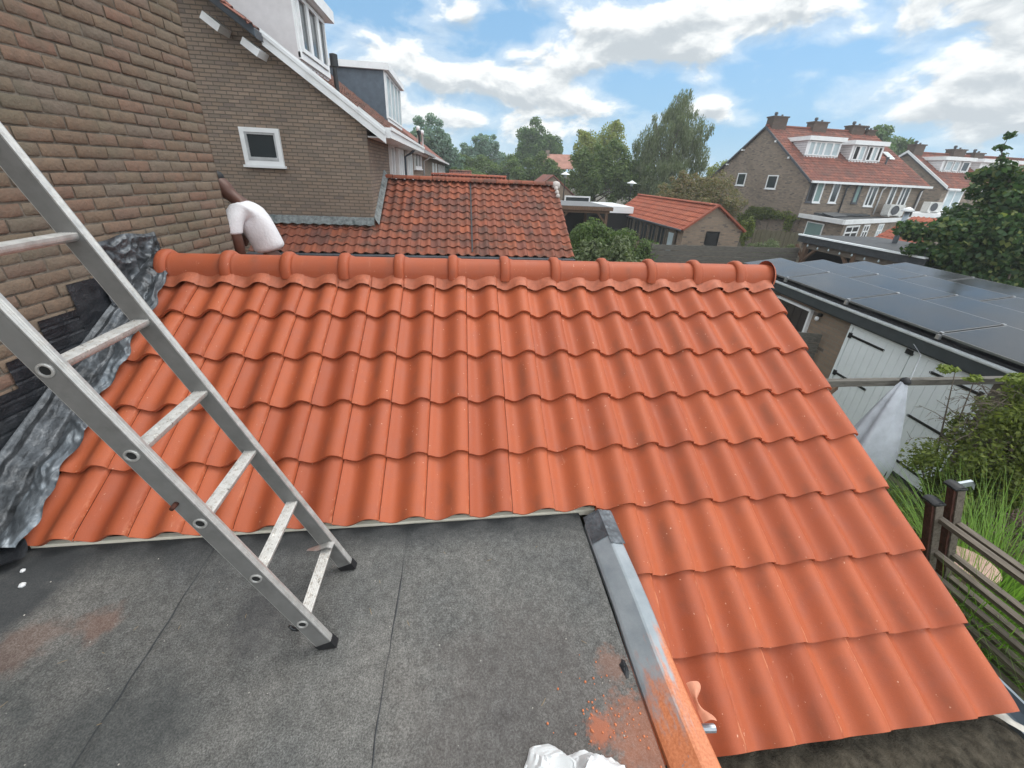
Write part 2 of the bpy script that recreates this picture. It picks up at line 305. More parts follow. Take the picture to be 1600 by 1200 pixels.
# ------------------------------------------------------------------ mesh helpers
MW = {}
class MB:
    def __init__(s): s.v = []; s.f = []; s.mi = []
    def vs(s, pts): i = len(s.v); s.v += [Vector(p) for p in pts]; return i
    def face(s, idx, mi=0): s.f.append(tuple(idx)); s.mi.append(mi)
    def poly(s, pts, mi=0): i = s.vs(pts); s.face(range(i, i+len(pts)), mi); return s
    def box(s, a, b, mi=0):
        x0, y0, z0 = a; x1, y1, z1 = b
        i = s.vs([(x0, y0, z0), (x1, y0, z0), (x1, y1, z0), (x0, y1, z0), (x0, y0, z1), (x1, y0, z1), (x1, y1, z1), (x0, y1, z1)])
        for q in ((0, 3, 2, 1), (4, 5, 6, 7), (0, 1, 5, 4), (1, 2, 6, 5), (2, 3, 7, 6), (3, 0, 4, 7)): s.face([i+k for k in q], mi)
        return s
    def obox(s, o, ex, ey, ez, mi=0):      # oriented box: corner o, edge vectors
        o, ex, ey, ez = map(Vector, (o, ex, ey, ez))
        i = s.vs([o, o+ex, o+ex+ey, o+ey, o+ez, o+ex+ez, o+ex+ey+ez, o+ey+ez])
        for q in ((0, 3, 2, 1), (4, 5, 6, 7), (0, 1, 5, 4), (1, 2, 6, 5), (2, 3, 7, 6), (3, 0, 4, 7)): s.face([i+k for k in q], mi)
        return s
    def bar(s, p, q, w_, h_, up=(0, 0, 1), mi=0):
        p, q = Vector(p), Vector(q); d = (q-p).normalized(); u = Vector(up); sd_ = d.cross(u)
        if sd_.length < 1e-4: sd_ = d.cross(Vector((1, 0, 0)))
        sd_.normalize(); u = sd_.cross(d)
        return s.obox(p-sd_*w_/2-u*h_/2, sd_*w_, u*h_, q-p, mi)
    def prism(s, prof, a, b, closed=True, caps=True, mi=0):   # prof: list of vectors (3d) at a, translated to b
        a, b = Vector(a), Vector(b); n = len(prof)
        i = s.vs([a+Vector(p) for p in prof]+[b+Vector(p) for p in prof])
        for k in range(n if closed else n-1): s.face((i+k, i+(k+1) % n, i+n+(k+1) % n, i+n+k), mi)
        if caps and closed: s.face([i+k for k in range(n)][::-1], mi); s.face([i+n+k for k in range(n)], mi)
        return s
    def tube(s, pts, rads, seg=8, caps=True, mi=0):
        pts = [Vector(p) for p in pts]; rings = []
        if isinstance(rads, (int, float)): rads = [rads]*len(pts)
        pu = None
        for k, p in enumerate(pts):
            d = (pts[min(k+1, len(pts)-1)]-pts[max(k-1, 0)]).normalized()
            u = pu if pu else (Vector((0, 0, 1)) if abs(d.z) < .9 else Vector((1, 0, 0)))
            a = d.cross(u)
            if a.length < 1e-5: a = d.cross(Vector((0, 1, 0)))
            a.normalize(); u = a.cross(d); pu = u
            rings.append(s.vs([p+(a*cos(2*pi*j/seg)+u*sin(2*pi*j/seg))*rads[k] for j in range(seg)]))
        for k in range(len(pts)-1):
            for j in range(seg): s.face((rings[k]+j, rings[k]+(j+1) % seg, rings[k+1]+(j+1) % seg, rings[k+1]+j), mi)
        if caps: s.face([rings[0]+j for j in range(seg)][::-1], mi); s.face([rings[-1]+j for j in range(seg)], mi)
        return s
    def grid(s, fn, nu, nv, mi=0):
        i = s.vs([fn(a/nu, b/nv) for a in range(nu+1) for b in range(nv+1)])
        for a in range(nu):
            for b in range(nv): s.face((i+a*(nv+1)+b, i+(a+1)*(nv+1)+b, i+(a+1)*(nv+1)+b+1, i+a*(nv+1)+b+1), mi)
        return s
    def lathe(s, c, prof, seg=16, mi=0):
        c = Vector(c); rings = [s.vs([c+Vector((r*cos(2*pi*j/seg), r*sin(2*pi*j/seg), z)) for j in range(seg)]) for r, z in prof]
        for k in range(len(prof)-1):
            for j in range(seg): s.face((rings[k]+j, rings[k]+(j+1) % seg, rings[k+1]+(j+1) % seg, rings[k+1]+j), mi)
        return s
def tag(o, label=None, cat=None, group=None, kind=None):
    if label: o['label'] = label
    if cat: o['category'] = cat
    if group: o['group'] = group
    if kind: o['kind'] = kind
    return o
def thing(name, label, cat, loc=(0, 0, 0), rz=0., group=None):
    o = bpy.data.objects.new(name, None); sc.collection.objects.link(o); o.location = loc; o.rotation_euler = (0, 0, rz)
    o.empty_display_size = .2; MW[o.name] = Matrix.Translation(loc) @ Matrix.Rotation(rz, 4, 'Z')
    return tag(o, label, cat, group)
def build(name, mb, mats, parent=None, smooth=False, local=False, loc=None, angle=None):
    if not isinstance(mats, (list, tuple)): mats = [mats]
    me = bpy.data.meshes.new(name)
    mw = MW[parent.name] if parent else (Matrix.Translation(loc) if loc else Matrix.Identity(4))
    if not parent and not loc and mb.v:
        xs = [v.x for v in mb.v]; ys = [v.y for v in mb.v]; zs = [v.z for v in mb.v]
        loc = ((min(xs)+max(xs))/2, (min(ys)+max(ys))/2, min(zs)); mw = Matrix.Translation(loc)
    inv = mw.inverted()
    vs = [v if (local and parent) else inv @ v for v in mb.v]
    me.from_pydata([tuple(v) for v in vs], [], mb.f)
    for mt in mats: me.materials.append(mt)
    if len(mats) > 1: me.polygons.foreach_set('material_index', mb.mi)
    uv = me.uv_layers.new(name='UVMap'); buf = []
    for p in me.polygons:
        n = p.normal
        for vi in p.vertices:
            c = me.vertices[vi].co
            if abs(n.z) > .85: buf += [c.x, c.y]
            elif abs(n.x) > abs(n.y): buf += [c.y, c.z]
            else: buf += [c.x, c.z]
    uv.data.foreach_set('uv', buf)
    if smooth: me.polygons.foreach_set('use_smooth', [True]*len(me.polygons))
    o = bpy.data.objects.new(name, me); sc.collection.objects.link(o)
    if smooth and angle:
        md = None
        try: me.set_sharp_from_angle(angle=R(angle))
        except Exception: pass
    if parent: o.parent = parent; MW[o.name] = MW[parent.name].copy()
    else: o.location = loc or (0, 0, 0); MW[o.name] = mw
    return o
def one(name, mb, mats, label, cat, group=None, kind=None, **k): return tag(build(name, mb, mats, **k), label, cat, group, kind)
def copytree(o, parent=None):
    c = o.copy(); sc.collection.objects.link(c)
    if parent: c.parent = parent
    for ch in list(o.children): copytree(ch, c)
    return c
def nz(p, s=1.): return noise.noise(Vector(p)*s)
# ------------------------------------------------------------------ tile fields
def profile(kind):
    if kind == 'wide':   # pan with a low roll on its right side
        pr = [(t_, ((.40*(.5+.5*cos(pi*t_/.27))) if t_ < .27 else (.5-.5*cos(pi*(t_-.27)/.50)) if t_ < .77 else 1-.34*((t_-.77)/.22)**2)) for t_ in (.004, .05, .10, .15, .21, .27, .33, .39, .45, .50, .55, .60, .65, .71, .77, .83, .89, .94, .985)]+[(.994, .40)]
    elif kind == 'pan':  # old S pantile
        pr = [(.0, .55), (.10, .22), (.22, .02), (.34, .0), (.46, .15), (.56, .45), (.66, .82), (.75, 1.), (.84, .98), (.93, .78), (.99, .5), (1., .3)]
    else:
        pr = [(.0, .4), (.2, .0), (.4, .08), (.6, .75), (.75, 1.), (.95, .7), (1., .4)]
    return pr
def tilefield(mb, o, ex, ed, en, w_, g_, rows, cols, kind='wide', h=.050, th=.013, jit=.0015, qf=1., wave=0.):
    """o = right-hand end of lip of row 0; ex points right along the lip; ed points down the slope; cols(row)->range"""
    o, ex, ed, en = map(Vector, (o, ex, ed, en)); pr = profile(kind); n = len(pr)
    for k in rows:
        for c in cols(k):
            j1, j2, j3 = (rnd.uniform(-1, 1)*jit for _ in range(3))
            lift = .036
            A = []; B = []; Cc = []; Mi = []
            for t, z in pr:
                x = -(c+1)*w_+t*w_
                zz = z*h
                lipz = zz-h*qf+j2; wv = (1-z)*wave
                A.append(o+ex*x+ed*((k-1)*g_-.03)+en*(zz-h*qf-lift))
                Mi.append(o+ex*x+ed*((k)*g_-.03)+en*(lipz-.0012))
                B.append(o+ex*x+ed*(k*g_+j1+t*j3+wv)+en*(lipz-.003))
                Cc.append(o+ex*x+ed*(k*g_+j1+t*j3+wv)+en*(lipz-.003-th))
            i = mb.vs(A+Mi+B+Cc)
            for q in range(n-1):
                for r in range(3): mb.face((i+r*n+q, i+(r+1)*n+q, i+(r+1)*n+q+1, i+r*n+q+1))
    return mb
def ridgecaps(xs, yc, zc, ry, rz_, collar, axis='x', side_first=True, seg=12):
    """one mesh per cap: list of MB; xs = boundaries from left to right"""
    out = []
    for a, b in zip(xs[:-1], xs[1:]):
        L = b-a; mb = MB(); prof = [(-.004, .0), (-.004, .55), (.004, .9), (.02, 1.1), (.04, 1.15), (.055, 1.0), (.066, .6), (.070, .25), (.074, .32), (.088, .18), (.10, .0), (L-.03, .0), (L+.03, -.12)]
        nn = len(prof)
        def P_(i, j):
            s_, e = prof[i]; th = R(-12+204*j/seg); k = collar*e
            return (a+s_, yc-cos(th)*(ry+k), zc+sin(th)*(rz_+k))
        i0 = mb.vs([P_(i, j) for i in range(nn) for j in range(seg+1)])
        for i in range(nn-1):
            for j in range(seg): mb.face((i0+i*(seg+1)+j, i0+(i+1)*(seg+1)+j, i0+(i+1)*(seg+1)+j+1, i0+i*(seg+1)+j+1))
        out.append(mb)
    return out
S = .24; SLP = R(33.1523); G = .34622
O = Vector((2.6730, 1.5784, 2.7347))
EX = Vector((1, 0, 0)); ED = Vector((0, -cos(SLP), -sin(SLP))); EN = Vector((0, -sin(SLP), cos(SLP)))
def rp(x, k, off=0.): return Vector((x, O.y, O.z))+ED*G*(k-5)+EN*off
# ------------------------------------------------------------------ GROUND
g = MB(); g.grid(lambda u, v: (-450+900*u, -200+1100*v, -.004+0), 8, 8)
one('ground', g, M['ground'], None, None, kind='structure')
g = MB(); g.poly([(3.0, -3, .0), (7.1, -3, .0), (7.1, 9.5, .0), (3.0, 9.5, .0)]); one('lawn', g, M['lawn'], None, None, kind='structure')
g = MB(); g.poly([(-450, 60, .002), (450, 60, .002), (450, 66, .002), (-450, 66, .002)]); one('road', g, plain('asphalt', (.05, .05, .05), .9), None, None, kind='structure')

# ------------------------------------------------------------------ TILED EXTENSION (the new orange roof)
ext = thing('tiled_extension', 'house extension under a new orange clay tile roof with rounded ridge caps', 'building', (.3, 1.6, 0))
mb = MB()
O5 = O-EN*0.0
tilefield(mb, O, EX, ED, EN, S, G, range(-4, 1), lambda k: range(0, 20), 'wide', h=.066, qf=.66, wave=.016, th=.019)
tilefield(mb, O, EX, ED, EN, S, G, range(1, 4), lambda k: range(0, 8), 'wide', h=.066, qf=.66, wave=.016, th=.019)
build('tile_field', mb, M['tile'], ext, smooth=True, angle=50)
# back slope
EDb = Vector((0, cos(SLP), -sin(SLP))); ENb = Vector((0, sin(SLP), cos(SLP)))
apexY = 3.10; apexZ = O.z+(apexY-O.y)*math.tan(SLP)
mb = MB(); tilefield(mb, Vector((-2.2, apexY, apexZ)), -EX, EDb, ENb, S, G, range(1, 4), lambda k: range(0, 20), 'wide', h=.066, qf=.66, wave=.016, th=.019)
build('back_tile_field', mb, M['tile'], ext, smooth=True, angle=50)
# ridge caps
xs = [-2.16, -1.739, -1.325, -.919, -.513, -.103, .305, .713, 1.122, 1.532, 1.94, 2.335, 2.66]
rc = ridgecaps(xs, 3.105, 3.688, .098, .118, .026)
for i, mb in enumerate(rc):
    if i == len(rc)-1:   # closed bull-nose end
        c = Vector((2.69, 3.105, 3.688)); seg = 12
        ring = [[(2.645+.055*sin(a)+.02, c.y-cos(R(-12+204*j/seg))*(.098+.034)*cos(a), c.z+sin(R(-12+204*j/seg))*(.118+.034)*cos(a)) for j in range(seg+1)] for a in (0, .45, .9, 1.3, 1.56)]
        i0 = mb.vs([p for rr in ring for p in rr])
        for a in range(4):
            for j in range(seg): mb.face((i0+a*(seg+1)+j, i0+(a+1)*(seg+1)+j, i0+(a+1)*(seg+1)+j+1, i0+a*(seg+1)+j+1))
    o_ = build('ridge_cap', mb, M['tile'], ext, smooth=True, angle=60)
# dark ribbed closure strip under the caps
mb = MB()
def clos(u, v):
    x = -2.13+4.79*u; t = ((2.673-x) / S) % 1; t = 1-t
    z = 0
    pr = profile('wide')
    for (a, za), (b, zb) in zip(pr[:-1], pr[1:]):
        if a <= t <= b: z = za+(zb-za)*(t-a)/(b-a); break
    s_ = .20+.10*(1-v)
    h_ = (z-.66)*.066*v+.006+(1-v)*.012
    p = rp(x, .0+(-.12)+v*.42, h_)
    rib = .0015*sin(x*420)
    return p+EN*rib
mb.grid(clos, 760, 3); build('ridge_roll', mb, plain('terracotta_ridge_roll', (.42, .12, .06), .6, sc_=30), ext, smooth=True)
# boarding under the tiles, eaves batten, verge
mb = MB(); th = .03
mb.poly([rp(-2.42, -.25, -.085), rp(2.60, -.25, -.085), rp(2.60, 5, -.085), rp(-2.42, 5, -.085)])
mb.poly([rp(.80, 5, -.085), rp(2.60, 5, -.085), rp(2.60, 7.92, -.085), rp(.80, 7.92, -.085)])
mb.poly([(-2.42, apexY, apexZ-.09), (2.6, apexY, apexZ-.09), (2.6, 4.25, 2.85), (-2.2, 4.25, 2.85)])
build('roof_boarding', mb, M['dark'], ext)
mb = MB(); mb.box((-2.10, 1.602, 2.64), (.80, 1.625, 2.678)); build('eaves_board', mb, M['cream'], ext)
mb = MB(); p0 = rp(2.60, -.2, -.20); q0 = rp(2.60, 7.9, -.20)
mb.obox(p0, (.03, 0, 0), EN*.13, q0-p0); build('verge_board', mb, M['wood_brown'], ext)
mb = MB()
mb.poly([(2.52, .75, 0), (2.52, 5.0, 0), (2.52, 5.0, 2.3), (2.52, 3.1, 3.45), (2.52, .75, 1.95)])
mb.poly([(.9, .75, 0), (2.52, .75, 0), (2.52, .75, 1.95), (.9, .75, 1.95)])
mb.poly([(-2.1, 5.0, 0), (2.52, 5.0, 0), (2.52, 5.0, 2.3), (-2.1, 5.0, 2.3)])
mb.box((-2.1, 4.2, 2.3), (2.52, 5.0, 2.70))
build('wall', mb, M['brick_near'], ext)
# valley flashing: crumpled lead between brick wall and the tiles
AZ = R(5.936); WN = Vector((cos(AZ), -sin(AZ), 0)); WA = Vector((sin(AZ), cos(AZ), 0)); W0 = Vector((-2.256, 3.163, 0))
def wallx(y): return W0.x+(y-W0.y)*math.tan(AZ)
def crease(q, f1, f2):
    q = q+Vector((nz(q, 6.), nz(q+Vector((5, 5, 5)), 6.), 0))*.06
    return (1-abs(nz(q, f1)*2.4))*.7+(1-abs(nz(q+Vector((3, 1, 2)), f2)*2.2))*.3-.6
def leadf(u, v):
    k = -.12+5.20*u
    base = rp(0, k); y, z = base.y, base.z
    xw = wallx(y)+.010; xt = 2.673-S*(19.74+.06*sin(k*5.1)+.05*sin(k*11.3+1)); w_ = xt-xw
    # cross-section from the wall: upstand, grey roll, dark trough, wrinkled apron over the tile edge
    pts = ((0, .045), (.10, .025), (.18, .040), (.27, .048), (.35, .022), (.46, -.022), (.56, -.026), (.62, -.004), (.70, .026), (.82, .030), (.93, .026), (1., .012))
    for (a, za), (b, zb) in zip(pts[:-1], pts[1:]):
        if a <= v <= b: t = (v-a)/(b-a); t = t*t*(3-2*t); h_ = za+(zb-za)*t; break
    x = xw+w_*v; q = Vector((x*1.0+.3*y, y*.55, z*.6))
    amp = .013 if v < .6 else .021*min(1, (v-.6)*8)
    d = amp*crease(q, 11., 25.)+.0015*nz(Vector((x, y, z)), 40.)
    if v < .05: d = 0
    return Vector((x+d*.4, y, z))+EN*(h_+d+.006)
mb = MB(); mb.grid(lambda u, v: leadf(u, v*.585), 230, 36); build('valley_gutter', mb, M['lead_dark'], ext, smooth=True)
mb = MB(); mb.grid(lambda u, v: leadf(u, .575+v*.425), 230, 30); build('valley_flashing', mb, M['lead'], ext, smooth=True)
def leadtop(u, v):   # crumpled sheet that wraps the ridge end and climbs the wall
    y = 2.72+.49*u; top = 3.945-.012*sin(u*9)
    xw = wallx(y)+.012
    zr = (O.z+(y-O.y)*math.tan(SLP) if y < 3.1 else 3.74-(y-3.1)*.62)
    if v < .55: t = v/.55; p = Vector((xw+.012*t, y, top+(zr+.05-top)*t))
    else: t = (v-.55)/.45; p = Vector((xw+.012+t*(.125+.02*sin(u*8)), y, zr+.05+.045*sin(pi*t*.9)*(.4+.6*sin(pi*u))-.05*t))
    q = Vector((p.x*.8, p.y*.9, p.z*.7))
    e = min(1, v*12)*min(1, u*10+.2)
    return p+Vector((.85, -.1, .4))*(.030*crease(q, 14., 30.)+.014)*e
mb = MB(); mb.grid(leadtop, 90, 90); build('ridge_end_flashing', mb, M['lead_dark'], ext, smooth=True)
# black stepped flashing painted felt on the wall
mb = MB()
steps = [(2.52, 2.86, 3.727), (2.31, 2.56, 3.575), (2.10, 2.37, 3.425), (1.90, 2.16, 3.275), (1.69, 1.96, 3.125), (1.48, 1.76, 2.975), (1.2, 1.55, 2.83)]
for y0, y1, zt in steps:
    def sf(u, v, y0=y0, y1=y1, zt=zt):
        y = y0+(y1-y0)*u; z = zt-.30*v
        p = Vector((wallx(y), y, z))+WN*(.004+.003*(y*7 % 1)+.004*nz((y, z, 0), 24.)+.0035*(1 if (z/.0748) % 1 > .14 else 0)); return p
    mb.grid(sf, 10, 24)
build('step_flashing', mb, M['step'], ext, smooth=False)
def flap(u, v):
    x = -2.42+.34*u+.04*sin(v*5); y = 1.60-.17*v-.02*sin(u*7)
    z = 2.712+.035*abs(sin(u*5+v*3))*(1-v*.5)+.03*nz((x, y, 0), 9.)+.01
    return (x, y, max(2.672, z-.035))
mb = MB(); mb.grid(flap, 40, 24); build('felt_flap', mb, M['step'], ext, smooth=True)

# ------------------------------------------------------------------ FLAT ROOF (where the photographer stands)
fr = thing('flat_roof', 'flat grey bitumen roof with seams, stains and orange dust, below the ladder', 'roof', (-.8, 0, 0))
mb = MB(); mb.box((-2.45, -3.2, 2.4), (.66, 1.60, 2.660)); build('roof_sheet', mb, M['bitumen'], fr)
for x0, x1, zt in ((-1.235, -.285, 2.664), (-.30, .655, 2.668)):
    mb = MB()
    def sh(u, v, x0=x0, x1=x1, zt=zt):
        y = -3.2+4.79*v; x = x0+(x1-x0)*u
        if u == 0: x += .012*nz((y, 0, x0), 2.)+.1*(y-1.1)*-.12
        return (x, y, zt-(.0045 if u == 0 else 0)+.0)
    mb.grid(lambda u, v: sh(u, v), 30, 90); build('felt_strip', mb, M['bitumen'], fr)
for x0, a_, zt in ((-1.235, -.012, 2.664), (-.30, 0, 2.668)):
    mb = MB(); N_ = 260; pts = []
    for k in range(N_+1):
        y = 1.585-4.2*k/N_; x = x0+.012*nz((y, 0, x0), 2.)-(.012*(y-1.1) if x0 < -1 else 0); h_ = .0035+.0025*abs(nz((y, 7, x0), 14.)); off = .002*nz((y, 3, x0), 20.)
        h_ *= max(.12, .5+1.2*nz((y, 11, x0), 3.)); x += .006*nz((y, 5, x0), 9.); pts += [(x-h_+off, y, zt-.002), (x+off, y, zt+.0012), (x+h_+off, y, zt+.0006)]
    i0 = mb.vs(pts)
    for k in range(N_):
        for j in range(2): mb.face((i0+3*k+j, i0+3*k+j+1, i0+3*k+3+j+1, i0+3*k+3+j))
    build('felt_seam', mb, M['felt_black'], fr)
# zinc edge trim running down the side of the lower tiles
mb = MB()
def trimx(y): return .665+(1.52-y)*.0+ .01*nz((y, 0, 0), 2.)
pr = [(.0, -.055), (.0, -.03), (.010, -.02), (.078, .030), (.088, .032), (.142, .018), (.152, .006), (.152, -.35)]
n = len(pr); N_ = 40
i0 = mb.vs([(trimx(y)+px+.01*(y-1.5)*(-.3), y, 2.712+pz) for y in [1.50-2.9*k/N_ for k in range(N_+1)] for px, pz in pr])
for k in range(N_):
    for j in range(n-1): mb.face((i0+k*n+j, i0+k*n+j+1, i0+(k+1)*n+j+1, i0+(k+1)*n+j))
mb.face([i0+j for j in range(n)])
et = build('edge_trim', mb, M['trim'], fr, smooth=False)
def lp(u, v):
    y = 1.535-.21*u; px = .078+.078*v; pz = .031-.014*v-.03*max(0, v-.85)
    return (.665+px, y, 2.716+pz+.006*abs(nz((px, y, 0), 40.))+.002)
mb = MB(); mb.grid(lp, 26, 14)
def lp2(u, v):
    y = 1.54-.17*u; px = .0+.080*v; return (.665+px, y, 2.716-.028+.056*v+.007*abs(nz((px, y, 3), 34.))+.001)
mb.grid(lp2, 20, 12)
build('lead_patch', mb, M['lead'], et, smooth=True)

# ------------------------------------------------------------------ lower mossy edge and gutter at the bottom right
mb = MB()
def ms(u, v):
    x = .87+1.80*u; y = .98-1.9*v; return (x, y, 2.05+.016*nz((x, y, 0), 9.)+.03*max(0, nz((x, y, 5), 22.))*max(0, 1-abs(v-.18)*5)-.03*v)
mb.grid(ms, 90, 60)
one('eaves_felt', mb, M['moss'], 'mossy dark roofing felt below the last row of orange tiles', 'roofing felt', smooth=True)
mb = MB(); pr = [(-.075, 0, .02), (-.075, 0, .055), (-.067, 0, .055), (-.067, 0, .01), (-.05, 0, -.03), (.0, 0, -.05), (.05, 0, -.03), (.067, 0, .01), (.067, 0, .06), (.08, 0, .062), (.08, 0, .05), (.074, 0, .05), (.07, 0, -.01), (.05, 0, -.045), (0, 0, -.062), (-.055, 0, -.04)]
mb.prism([(px*1.1, 0, pz*1.1) for px, _, pz in pr], (2.86, 1.05, 1.93), (2.80, -1.4, 1.93)); one('rain_gutter', mb, plain('dull_zinc', (.15, .18, .21), .55, .2, var=.2, sc_=9), 'bluish grey zinc gutter at the lower right corner of the tiles', 'gutter')
def scr(u, v):
    x = 2.55+.20*u+.03*sin(v*4); y = .80-.22*u+.05*v; return (x, y, 2.065+.022*abs(nz((x, y, 0), 20.))+.01*sin(u*6)*v+.012)
mb = MB(); mb.grid(scr, 24, 8); one('foil_scrap', mb, plain('dull_foil', (.42, .40, .36), .5, .2, var=.2, sc_=20), 'crumpled pale strip of foil beside the zinc gutter', 'scrap', smooth=True)
# clay fragments by the trim
mb = MB()
def fg(u, v):
    y = .735-.115*u; x = .822+.042*v*(.5+.5*sin(u*7+1))+.01*v; return (x, y, 2.722+.016*sin(v*3)+.008*nz((x, y, 0), 30.))
mb.grid(fg, 18, 6); one('clay_fragment', mb, plain('pale_clay', (.62, .26, .16), .7, sc_=30), 'ragged clay fragment stuck to the side of the zinc trim', 'clay piece', smooth=True)
mb = MB(); mb.tube([(.812, .62, 2.690), (.872, .617, 2.685)], .013, 10); one('pipe_stub', mb, M['zinc'], 'short grey pipe stub poking out under the zinc trim', 'pipe')
for (x, y, a, lab) in ((.628, .83, .020, 'torn dark felt lump beside the zinc trim'),):
    mb = MB()
    def lump(u, v, x=x, y=y, a=a):
        r = a*v; t = 2*pi*u; return (x+r*cos(t)*(.7+.5*nz((cos(t), sin(t), 9), 2.)), y+r*sin(t)*(1.6+1.2*nz((cos(t), sin(t), 3), 2.)), 2.671+.012*(1-v)*(1+.8*nz((cos(t), sin(t), v), 3.)))
    mb.grid(lump, 16, 6); one('felt_lump', mb, M['step'], lab, 'debris', smooth=True)
for i, (x, y, s_, lab) in enumerate(((-2.02, 1.475, .010, 'tiny white mortar crumb nearest the black felt flap'), (-1.955, 1.40, .013, 'larger of the white mortar crumbs on the flat roof'))):
    mb = MB(); mb.lathe((x, y, 2.661), [(s_*.9, 0), (s_, s_*.5), (s_*.6, s_), (.001, s_*1.1)], 6); one('mortar_crumb', mb, M['white'], lab, 'mortar crumb', group='mortar crumbs on the flat roof')
mb = MB()
for i in range(90):
    x = rnd.gauss(.50, .085); y = rnd.gauss(.66, .09)
    if x > .655: continue
    s_ = rnd.uniform(.0015, .005); mb.lathe((x, y, 2.6685), [(s_, 0), (s_*.8, s_*.7), (.0003, s_)], 5)
one('clay_grit', mb, plain('clay_dust', (.60, .2, .09), .8), 'scattered orange clay grit on the flat roof near the trim', 'grit', kind='stuff')
mb = MB()
for i in range(110):
    x = rnd.uniform(-2.2, .6); y = rnd.uniform(-.2, 1.5); s_ = rnd.uniform(.0012, .0035)**1.0; mb.lathe((x, y, 2.668), [(s_, 0), (s_*.7, s_*.6), (.0003, s_*.8)], 5)
one('pale_grit', mb, plain('pale_grit_stone', (.42, .40, .36), .9, var=.3, sc_=40), 'tiny pale grit scattered over the grey flat roof', 'grit', kind='stuff')
mb = MB()
for i in range(26):
    x = rnd.uniform(-2.1, .6); y = rnd.uniform(.4, 1.45); a = rnd.uniform(0, 3.1); L = rnd.uniform(.008, .03); d = Vector((cos(a), sin(a), 0))
    p = Vector((x, y, 2.6705)); mb.tube([p, p+d*L*.5+Vector((0, 0, .002)), p+d*L+Vector((0, .003, 0))], [.0008, .0011, .0006], 4)
one('straw_bits', mb, plain('dry_straw', (.30, .22, .13), .9), 'small dry twigs and straw bits lying on the flat roof', 'debris', kind='stuff')
# white bag at the bottom edge
def bagf(u, v):
    a = 2*pi*u; r = .155*(1-v)**.6 if v < 1 else 0
    rr = r*(1+.22*sin(a*3+1)+.10*sin(a*7))
    z = .115*(v**.75)*(1+.35*sin(a*2+.5))+.018*abs(nz((cos(a)*2, sin(a)*2, v*3), 2.2))
    x = .315+rr*cos(a)*1.0+.03*v; y = .515+rr*sin(a)*.72
    q = Vector((x, y, z)); f = .014*(1-abs(nz(q, 12.)*3))
    return (x+f, y+f*.5, 2.669+max(0, z)+f*.9*(.3+v))
mb = MB(); mb.grid(bagf, 64, 26); one('plastic_bag', mb, M['bag'], 'crumpled white plastic bag lying on the flat roof at the lower edge', 'bag', smooth=True, angle=24)

# ------------------------------------------------------------------ LADDER
A0 = Vector((-.61122, 1.03606, 2.83872)); th_, ph_ = .3701471, 3.17330799
LD = Vector((sin(th_)*cos(ph_), sin(th_)*sin(ph_), cos(th_)))
RD = Vector((-.0169, 1, 0)); RD = (RD-LD*RD.dot(LD)).normalized(); LNm = RD.cross(LD).normalized()
if LNm.x < 0: LNm = -LNm     # faces right/up, away from the wall
lad = thing('ladder', 'aluminium ladder with mortar-stained rungs standing on the flat roof', 'ladder', (-.48, 1.13, 2.67))
Wd = .309; DEP = .062; THK = .026
def rail(base, outdir):
    mb = MB(); L = 4.95; p0 = base-LD*.168
    # channel: web faces outwards, flanges with ribs front and back
    prof = [(-DEP/2, 0), (-DEP/2, THK), (-DEP/2+.010, THK), (-DEP/2+.012, THK-.004), (DEP/2-.012, THK-.004), (DEP/2-.010, THK), (DEP/2, THK), (DEP/2+.0015, THK-.005), (DEP/2-.0005, THK-.008), (DEP/2+.0015, THK-.011), (DEP/2-.0005, THK-.014), (DEP/2+.0015, THK-.017), (DEP/2, 0)]
    mb.prism([LNm*a+outdir*b for a, b in prof], p0, p0+LD*L)
    return mb
def web(base, outdir, o_):
    mb = MB(); p0 = base-LD*.166; a = LNm*(-DEP/2+.003)+outdir*o_; mb.poly([p0+a, p0+LNm*(DEP/2-.004)+outdir*o_, p0+LNm*(DEP/2-.004)+outdir*o_+LD*4.94, p0+a+LD*4.94]); return mb
nearo = -RD; faro = RD
inN = A0; inF = A0+RD*Wd
for base, od in ((inN, nearo), (inF, faro)):
    r_ = build('side_rail', rail(base, od), M['alu'], lad)
    build('rail_web', web(base, od, THK+.0012), M['alu_web_shade'], r_); build('rail_web', web(base, od, -.0008), M['alu_web_shade'], r_)
    # feet
    p0 = base-LD*.18; mb = MB()
    pts = [LNm*(-DEP/2-.003)+od*-.003, LNm*(DEP/2+.003)+od*-.003, LNm*(DEP/2+.003)+od*(THK+.003), LNm*(-DEP/2-.003)+od*(THK+.003)]
    i0 = mb.vs([base-LD*.150+p for p in pts]+[Vector((*(base-LD*.192+p*1.04)[:2], max(2.6685, (base-LD*.192+p*1.04).z))) for p in pts])
    for q in ((0, 1, 2, 3), (7, 6, 5, 4), (0, 4, 5, 1), (1, 5, 6, 2), (2, 6, 7, 3), (3, 7, 4, 0)): mb.face([i0+k for k in q])
    build('rubber_foot', mb, M['rubber'], lad)
